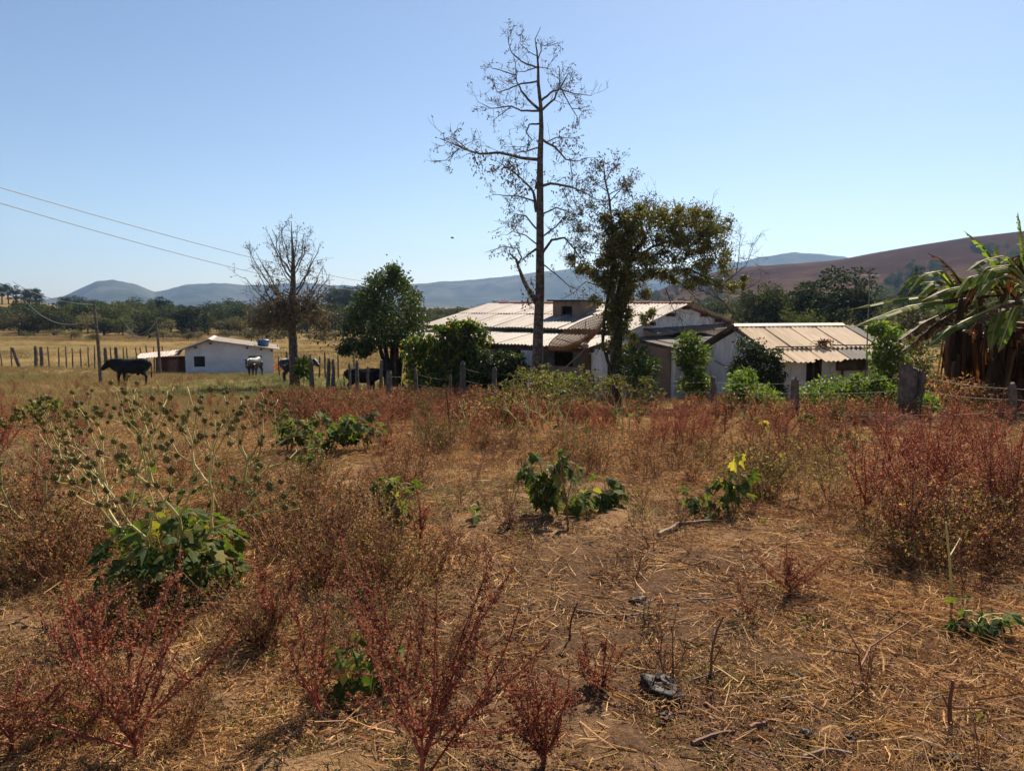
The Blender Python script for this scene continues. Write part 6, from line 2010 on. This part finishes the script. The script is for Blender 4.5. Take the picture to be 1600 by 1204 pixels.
def podded(label, px, py, h, spread, levels, seed, leaves=0, leafsize=.11, curl=False, lean=(0, 0), rad=.0135, podsize=.034, stems=2, D=None):
    rg = np.random.default_rng(seed)
    b = Gp(px, py) if D is None else onx(px, D)
    t = thing("podded_plant", label, "plant", b)
    mb = MB(); pods = []; low = []; tips = []
    def fork(p, d, L, r, lv):
        q = wobble(p, p + d * L, 4, L * .04, rg, -.03 * L)
        mb.tube(q, np.linspace(r, r * .82, 4), 6, cap=lv == 0)
        e = q[-1]
        if (lv <= levels - 2 and rg.random() < .62) or rg.random() < .12: pods.append(e + np.array([0, 0, podsize * .55]))
        if lv >= levels - 1: low.append((q, d))
        if lv == 0:
            tips.append((e, d)); return
        ax = np.cross(d, rg.normal(size=3)); ax /= np.linalg.norm(ax)
        a = rg.uniform(.38, .62)
        for sgn in (-1, 1):
            nd = d * math.cos(a) + ax * sgn * math.sin(a) + np.array([0, 0, .22]); nd = nd * np.array([1 + spread * .12, 1 + spread * .12, 1]); nd /= np.linalg.norm(nd)
            if lv < levels - 1 and rg.random() < .12: 
                pods.append(e); continue
            fork(e, nd, L * rg.uniform(.68, .9), r * .74, lv - 1)
    for k in range(stems):
        an = rg.uniform(0, 6.28)
        d = np.array([math.cos(an) * .45 * spread + lean[0], math.sin(an) * .45 * spread + lean[1], 1.0]); d /= np.linalg.norm(d)
        fork(np.array([rg.normal(0, .03), rg.normal(0, .03), -.03]), d, h * .33, rad, levels)
    mb.obj("stems", M_green_stem, t, True)
    for p in pods:
        o = mesh_obj("seed_pod", PODS[int(rg.integers(0, 2))], t, tuple(p))
        s = podsize * rg.uniform(.65, 1.2); o.scale = (s, s, s); o.rotation_euler = tuple(rg.uniform(-.6, .6, 3))
    if curl:
        for e, d in tips:
            o = mesh_obj("curled_leaf", CURL[int(rg.integers(0, 3))], t, tuple(e)); s = rg.uniform(.04, .085); o.scale = (s, s, s); o.rotation_euler = tuple(rg.uniform(-1, 1, 3))
    mb2 = MB()
    for k in range(leaves):
        an = rg.uniform(0, 6.28); dd = np.array([math.cos(an), math.sin(an), 0]); rr = .36 * h * rg.random() ** .5
        p = dd * rr + np.array([0, 0, h * (.08 + .56 * rg.random() * (1 - .4 * rr / (.36 * h)))])
        mb2.tube([dd * rr * .3 + np.array([0, 0, p[2] * .6]), p * .6 + np.array([0, 0, p[2] * .3]), p], [.004, .003, .002], 3, cap=False)
        add_leaf(t, p, np.array([dd[0], dd[1], -.3]), leafsize, rg)
    if leaves: mb2.obj("leaf_stalks", M_green_stem, t)
    return t
podded("largest podded plant at left, pale stems above a dark leafy skirt", 272, 938, .95, 1.1, 5, 701, 230, .125, stems=2, podsize=.034)
podded("podded plant behind the leafy one, stems spreading left", 195, 815, .90, 1.15, 5, 702, 26, .1, stems=3, lean=(-.2, 0))
podded("podded plant behind the leafy one, stems spreading right", 345, 805, .88, 1.2, 5, 703, 20, .1, stems=3, lean=(.2, 0))
podded("lone podded plant on a bare stalk at the left edge", 76, 880, .78, .8, 4, 704, 0, stems=1, lean=(-.12, 0))
podded("podded plant with thin stems behind the left edge weeds", 120, 765, .80, 1.1, 5, 705, 10, stems=2, curl=True)
podded("little podded stalk in the grass left of the centre thicket", 458, 815, .34, 1.1, 2, 706, 0, stems=1, rad=.006, podsize=.036)
podded("tangle of pale stems with curled green tops below the dish", 880, 690, .98, .9, 5, 707, 6, stems=3, curl=True, lean=(-.15, 0), podsize=.03)
podded("pale forked plant with curled green tops left of the buried post", 832, 700, .95, .8, 5, 708, 0, stems=2, curl=True, lean=(-.1, 0), podsize=.03)
podded("pale forked plant below the vine covered tree", 980, 675, .90, 1.1, 5, 709, 4, stems=3, curl=True, podsize=.03)
podded("curly topped plant between the buried post and the vine covered tree", 940, 672, .95, .9, 5, 711, 4, stems=2, curl=True, podsize=.03)
podded("bare forked dead plant standing before the porch creeper", 722, 695, .78, .7, 3, 710, 2, stems=2, podsize=.02)
podded("curly topped plant right of the vine covered tree", 1175, 675, .75, .9, 4, 712, 10, stems=2, curl=True, podsize=.03)

# ------------------------------------------------------------------ dead stalks, sticks, dung
def stalk(label, px, py, lines, r, name="dead_stalk", mat=None):
    """lines in pixels relative to the ground point px,py; built upright at that distance"""
    b = Gp(px, py); t = None
    mb = MB(); rg = np.random.default_rng(int(px + py))
    for ln, rr, dd in lines:
        c = np.array([W(x, y, b[1] + dd * i / max(1, len(ln) - 1)) - b for i, (x, y) in enumerate(ln)])
        if abs(ln[0][0] - px) < 3 and abs(ln[0][1] - py) < 3: c[0] = (0, 0, -.04)
        fine = [c[0]]
        for i in range(len(c) - 1): fine += list(wobble(c[i], c[i + 1], 4, .004, rg)[1:])
        mb.tube(fine, np.linspace(rr, rr * .55, len(fine)), 6)
    o = mb.obj(name, mat or M_brown_twig, None, False, tuple(b))
    return tag(o, label, "dead plant")
stalk("forked dead stalk standing in the trampled soil right of the lower dung", 1111, 1057, [([(1111, 1057), (1112, 1020), (1120, 985), (1131, 962)], .007, 0), ([(1113, 1015), (1115, 980)], .005, .1), ([(1114, 1035), (1130, 1003)], .004, -.1)], .006)
stalk("thick broken stalk with a side twig at lower right", 1486, 1140, [([(1486, 1140), (1484, 1100), (1489, 1062)], .010, 0), ([(1484, 1110), (1472, 1085), (1450, 1092)], .004, -.1), ([(1490, 1105), (1530, 1105), (1560, 1112), (1598, 1135)], .006, .2)], .008)
stalk("broken sprawling stalk with splayed branches right of centre bottom", 1352, 1080, [([(1352, 1080), (1345, 1045), (1342, 1022), (1300, 1015)], .007, 0), ([(1345, 1040), (1360, 1010), (1425, 968)], .006, .2), ([(1345, 1020), (1318, 970)], .005, .1), ([(1362, 1045), (1358, 1015)], .007, 0)], .007)
stalk("thin bare stem standing before the tall centre plant", 888, 828, [([(888, 828), (886, 790), (878, 740), (872, 705)], .009, 0), ([(886, 785), (895, 740), (905, 710)], .005, .2), ([(882, 760), (862, 720), (858, 700)], .004, -.2)], .008)
stalk("slim pale stem rising in front of the right thicket", 1490, 935, [([(1490, 935), (1484, 880), (1480, 840), (1478, 815)], .009, 0), ([(1483, 870), (1500, 840)], .004, .2)], .008, mat=M_green_stem)
stalk("short dead twig standing above the red weed at bottom centre", 889, 1008, [([(889, 1008), (892, 970), (903, 940)], .006, 0)], .006)
stalk("small dead twig standing in the left straw", 28, 1120, [([(28, 1120), (32, 1080), (36, 1045)], .006, 0)], .006)
stalk("bare dead sapling left of the porch creeper weeds", 705, 690, [([(705, 690), (700, 640), (696, 600)], .014, 0), ([(703, 660), (720, 620), (735, 600)], .009, .3)], .01)

def stick(label, ends, r, cat="stick", mat=None, name="fallen_stick", lift=.015):
    rg = np.random.default_rng(int(ends[0][0] * 3 + ends[0][1]))
    P0 = Gp(*ends[0]); pts = []
    for i in range(len(ends) - 1):
        a, c = Gp(*ends[i]), Gp(*ends[i + 1])
        for s in np.linspace(0, 1, 5)[(1 if i else 0):]:
            q = a + (c - a) * s; q[2] = g1(q[0], q[1]) + r * .8 + lift; pts.append(q - P0 + rg.normal(0, r * .25, 3) * np.array([1, 1, .3]))
    mb = MB(); mb.tube(pts, np.linspace(r, r * .6, len(pts)), 7)
    return tag(mb.obj(name, mat or M_wood_pale, None, False, tuple(P0)), label, cat)
stick("long crooked stick on the soil left of the upper dung lump", [(900, 960), (950, 967), (1015, 966)], .008)
stick("thick pale stick lying in the straw right of centre", [(1028, 842), (1060, 825), (1110, 820)], .018)
stick("long fallen branch lying below the curly topped plants", [(822, 658), (900, 664), (938, 668)], .035)
stick("second fallen branch lying beside the longer one", [(880, 664), (925, 672)], .02)
stick("brown broken branch at the bottom edge right of centre", [(1080, 1172), (1120, 1156), (1150, 1155)], .011, mat=M_brown_twig)
stick("dark bark covered stick at the bottom, right of the broken branch", [(1170, 1146), (1210, 1134)], .012, mat=M_brown_twig)
stick("bleached flat stick in the straw at lower left", [(35, 1110), (80, 1085)], .014)
stick("pale stick at the bottom right corner of the trampled soil", [(1255, 1195), (1290, 1180), (1330, 1188)], .01)
stick("thin pale stick leaning across the right thicket base", [(1420, 868), (1495, 842)], .013, mat=M_green_stem)
for i in range(70):
    rg_ = np.random.default_rng(900 + i)
    px = rg_.uniform(760, 1560); py = rg_.uniform(840, 1190) if i % 2 else rg_.uniform(850, 1000); an = rg_.normal(0, .55); L = rg_.uniform(25, 100)
    o = stick("thin dry stalk lying flat on the trampled soil", [(px, py), (px + L * .5 * math.cos(an), py + L * .25 * math.sin(an) + 3), (px + L * math.cos(an), py + L * .5 * math.sin(an))], rg_.uniform(.003, .0062), "stalk", (M_litter, M_straw, M_wood_pale)[i % 3], "fallen_stalk")
    tag(o, group="thin stalks on the trampled soil")

def lump(label, px, py, size, seed, mat, name, cat, flat=.5, rough=.25):
    rg = np.random.default_rng(seed)
    b = Gp(px, py)
    mb = MB(); n, m_ = 26, 14
    th = np.arange(n) / n * 2 * math.pi; ph = np.linspace(-.35, math.pi / 2, m_)
    T, Ph = np.meshgrid(th, ph)
    d = np.stack([np.cos(T) * np.cos(Ph), np.sin(T) * np.cos(Ph), np.sin(Ph)], -1)
    r = 1 + rough * (fbm(d[..., 0] * 2.2 + seed, d[..., 1] * 2.2 + d[..., 2] * 1.7, seed, 4)) * 1.3
    v = d * r[..., None] * np.array([1, .75, flat]) * size
    i = np.arange(m_ - 1)[:, None] * n; k = np.arange(n)[None]; k2 = (k + 1) % n
    mb.add(v.reshape(-1, 3), np.stack([i + k, i + k2, i + n + k2, i + n + k], -1).reshape(-1, 4))
    o = mb.obj(name, mat, None, True, tuple(b)); o.rotation_euler = (0, 0, rg.uniform(0, 6))
    return tag(o, label, cat)
lump("rounded dark dung lump on the bare soil, the upper one", 998, 946, .066, 3, M_dung, "dung_lump", "dung", .6, .45)
lump("larger greyish dung lump beside the standing stalk, the lower one", 1032, 1078, .105, 4, M_dung, "dung_lump", "dung", .5, .5)
for i, (px, py, s) in enumerate([(970, 952, .02), (1010, 960, .018), (1050, 948, .022), (1100, 945, .03), (1150, 960, .03), (1075, 975, .02), (860, 1010, .03), (900, 1020, .03), (930, 1030, .03), (1040, 1120, .03), (1250, 1060, .03), (1235, 1100, .035), (1260, 1150, .04), (1350, 1150, .03), (790, 832, .05), (830, 828, .04), (1350, 888, .035), (830, 1000, .02), (1330, 1160, .03), (1490, 1190, .03), (700, 975, .02), (820, 955, .02)]):
    o = lump("small dark clod of dry dung or soil on the trampled ground", px, py, s * 1.15, 20 + i, M_dung, "dung_clod", "dung", .45, .9)
    tag(o, group="small dark clods")

# heap of cut canes before the stump
def canes():
    rg = np.random.default_rng(800)
    b = Gp(1370, 668)
    t = thing("cane_heap", "low heap of pale cut canes lying below the wide bright bush", "cane heap", b)
    for k in range(42):
        L = rg.uniform(.8, 1.7); x = rg.normal(0, .35); y = rg.normal(0, .25); z = .02 + .26 * rg.random() * math.exp(-(x / .6) ** 2 - (y / .4) ** 2); an = rg.normal(0, .15)
        mb = MB(); d = np.array([math.cos(an), math.sin(an), rg.normal(0, .03)]) * L / 2; c = np.array([x, y, z + .02])
        mb.tube(wobble(c - d, c + d, 5, .015, rg), .011, 5); mb.obj("cane", M_wood_pale, t)
canes()
# pile of dark rubble at the left of the red band
def rubble():
    rg = np.random.default_rng(810)
    b = Gp(462, 655)
    t = thing("rubble_pile", "pile of dark old sacks and rubble in the red weeds", "rubble", b)
    for k in range(16):
        mb = MB(); s = rg.uniform(.10, .22)
        n = 10; th = np.arange(n) / n * 6.283; ph = np.linspace(-1.2, 1.5, 7)
        T, Ph = np.meshgrid(th, ph)
        d = np.stack([np.cos(T) * np.cos(Ph), np.sin(T) * np.cos(Ph), np.sin(Ph)], -1)
        r = 1 + .5 * fbm(d[..., 0] * 2 + k * 5, d[..., 1] * 2 + d[..., 2], k, 3)
        v = d * r[..., None] * s * np.array([1.2, 1, .75]) + np.array([rg.normal(0, .28), rg.normal(0, .15), rg.uniform(.05, .24)])
        i = np.arange(6)[:, None] * n; kk = np.arange(n)[None]; k2 = (kk + 1) % n
        mb.add(v.reshape(-1, 3), np.stack([i + kk, i + k2, i + n + k2, i + n + kk], -1).reshape(-1, 4))
        mb.obj("lump", M_dung if k % 4 else M_brown_wall, t, True)
rubble()
for lab, px, D, s in [("orange soil mound behind the back of the black cow", 213, 66, .8), ("orange soil heap just right of the white shed", 437, 60, .9)]:
    b = onx(px, D)
    o = lump(lab, 800, 700, s, int(px), M_soil_red, "soil_mound", "mound", .6, .4); o.location = tuple(b)

# ------------------------------------------------------------------ cattle
def cow(label, loc, heading, mat, droop=0.0, head_turn=0.0, scale=1.0):
    """one continuous body: lofted trunk, neck and head fused with four jointed legs, nose towards +x"""
    t = thing("cow", label, "cow", loc, rz=heading, scale=scale)
    mb = MB()
    path = [(-.92, 1.16, .06, .05), (-.88, 1.15, .17, .12), (-.78, 1.10, .26, .20), (-.6, 1.05, .33, .26), (-.35, .99, .37, .29), (0, .945, .385, .33), (.3, .955, .385, .31), (.55, .995, .375, .25),
            (.72, 1.04, .335, .20), (.86, 1.08, .285, .165), (.98, 1.11, .24, .14), (1.07, 1.11, .20, .135), (1.18, 1.03, .16, .115), (1.29, .93, .12, .095), (1.37, .855, .105, .092), (1.41, .81, .065, .065)]
    c, s_ = math.cos(head_turn), math.sin(head_turn)
    n = 16; an = np.arange(n) / n * 2 * math.pi
    P = np.array([(p[0], p[1]) for p in path]); T = np.gradient(P, axis=0); T /= np.linalg.norm(T, axis=1, keepdims=True)
    V = []
    for (x, z, a, w), (tx, tz) in zip(path, T):
        nx_, nz = -tz, tx
        z = z - droop * max(0, x - .7) / .8
        ring = np.stack([x + nx_ * a * np.sin(an), w * np.cos(an), z + nz * a * np.sin(an)], -1)
        if x > .7:
            k = min(1, (x - .7) / .35); cc, ss = math.cos(head_turn * k), math.sin(head_turn * k)
            rx, ry = ring[:, 0] - .72, ring[:, 1].copy()
            ring[:, 0] = .72 + rx * cc - ry * ss; ring[:, 1] = rx * ss + ry * cc
        V.append(ring)
    m_ = len(path); V = np.concatenate(V)
    i = np.arange(m_ - 1)[:, None] * n; k = np.arange(n)[None]; k2 = (k + 1) % n
    mb.add(V, np.stack([i + k, i + k2, i + n + k2, i + n + k], -1).reshape(-1, 4))
    mb.Fs.append((np.arange(n)[None, ::-1].copy(), 0)); mb.Fs.append(((m_ - 1) * n + np.arange(n)[None], 0))
    for sg in (-1, 1):
        st = .07 * sg
        mb.tube([(.50, sg * .15, .92), (.50, sg * .17, .72), (.48 + st, sg * .17, .52), (.50 + st, sg * .17, .40), (.49 + st, sg * .17, .16), (.50 + st, sg * .17, .07), (.53 + st, sg * .17, -.02)], [.17, .135, .082, .068, .046, .055, .07], 10)
        mb.tube([(-.58, sg * .13, 1.0), (-.56, sg * .17, .80), (-.54 - st, sg * .18, .64), (-.70 - st, sg * .18, .47), (-.68 - st, sg * .18, .20), (-.66 - st, sg * .18, .08), (-.63 - st, sg * .18, -.02)], [.22, .20, .125, .072, .05, .055, .07], 10)
        # ears belong to the same skin
        ex = .72 + (1.02 - .72) * c; ey = (1.02 - .72) * s_
        side = np.array([-s_ * sg, c * sg, 0]); e0 = np.array([ex, ey, 1.26 - droop * .45])
        mb.tube([e0 + side * .05, e0 + side * .15 + [0, 0, .02], e0 + side * .26 - [0, 0, .02]], [.03, .055, .015], 8)
    mb.tube([(-.30, 0, .62), (-.38, 0, .56)], [.13, .10], 10)
    o = mb.obj("body", mat, t, True)
    rm = o.modifiers.new("fuse", 'REMESH'); rm.mode = 'VOXEL'; rm.voxel_size = .022; rm.use_smooth_shade = True
    sm = o.modifiers.new("smooth", 'SMOOTH'); sm.factor = .5; sm.iterations = 3
    tb = MB(); tb.tube([(-.90, 0, 1.22), (-.97, 0, 1.05), (-.96, .02, .70), (-.96, .03, .50), (-.95, .03, .36)], [.035, .028, .02, .04, .012], 7); tb.obj("tail", mat, t, True)
    return t
def hide(name, seed, thr):
    m, nt, out = new_mat(name)
    tc = nt.nodes.new("ShaderNodeTexCoord")
    mp = nt.nodes.new("ShaderNodeMapping"); mp.inputs["Location"].default_value = (seed, seed * .7, 0)
    nt.links.new(tc.outputs["Object"], mp.inputs[0])
    n = noise(nt, 1.5, 2, .5, vec=mp.outputs[0])
    col = ramp(nt, [(thr, (.008, .008, .009)), (thr + .03, (.62, .58, .52))], n)
    p = nt.nodes.new("ShaderNodeBsdfPrincipled"); p.inputs["Roughness"].default_value = .5
    nt.links.new(col, p.inputs["Base Color"]); nt.links.new(p.outputs[0], out.inputs[0])
    return m
HIDE = hide("black_white_hide", 5.0, .60)
cow("black cow standing in profile in the left pasture, nose at the utility pole", onx(204, 38.5), math.pi + .1, M_black, .02, scale=1.02)
cow("black and white cow facing the viewer before the barred shed window", onx(396, 48.5), -math.pi / 2 - .12, HIDE, .04, .12, .95)
cow("black cow half hidden behind the leafless grey tree, head to the right", onx(462, 41), .1, HIDE, -.12, -.5, .95)
cow("black cow behind the thin fence posts beside the round tree", onx(566, 32), .15, M_black, .05, .2, .80)

# bird in the sky
def bird():
    p = W(707, 372, 60)
    t = thing("bird", "tiny dark bird flying in the clear sky left of the tall tree", "bird", p)
    mb = MB(); mb.tube([(-.16, 0, 0), (-.06, 0, .02), (.06, 0, .02), (.14, 0, .0)], [.01, .05, .05, .012], 7); mb.obj("body", M_black, t, True)
    for s in (-1, 1):
        mb = MB(); mb.prism([(.06, s * .03, .03), (.0, s * .30, .08), (-.05, s * .30, .08), (-.08, s * .03, .03)], (0, 0, .012)); mb.obj("wing", M_black, t)
bird()
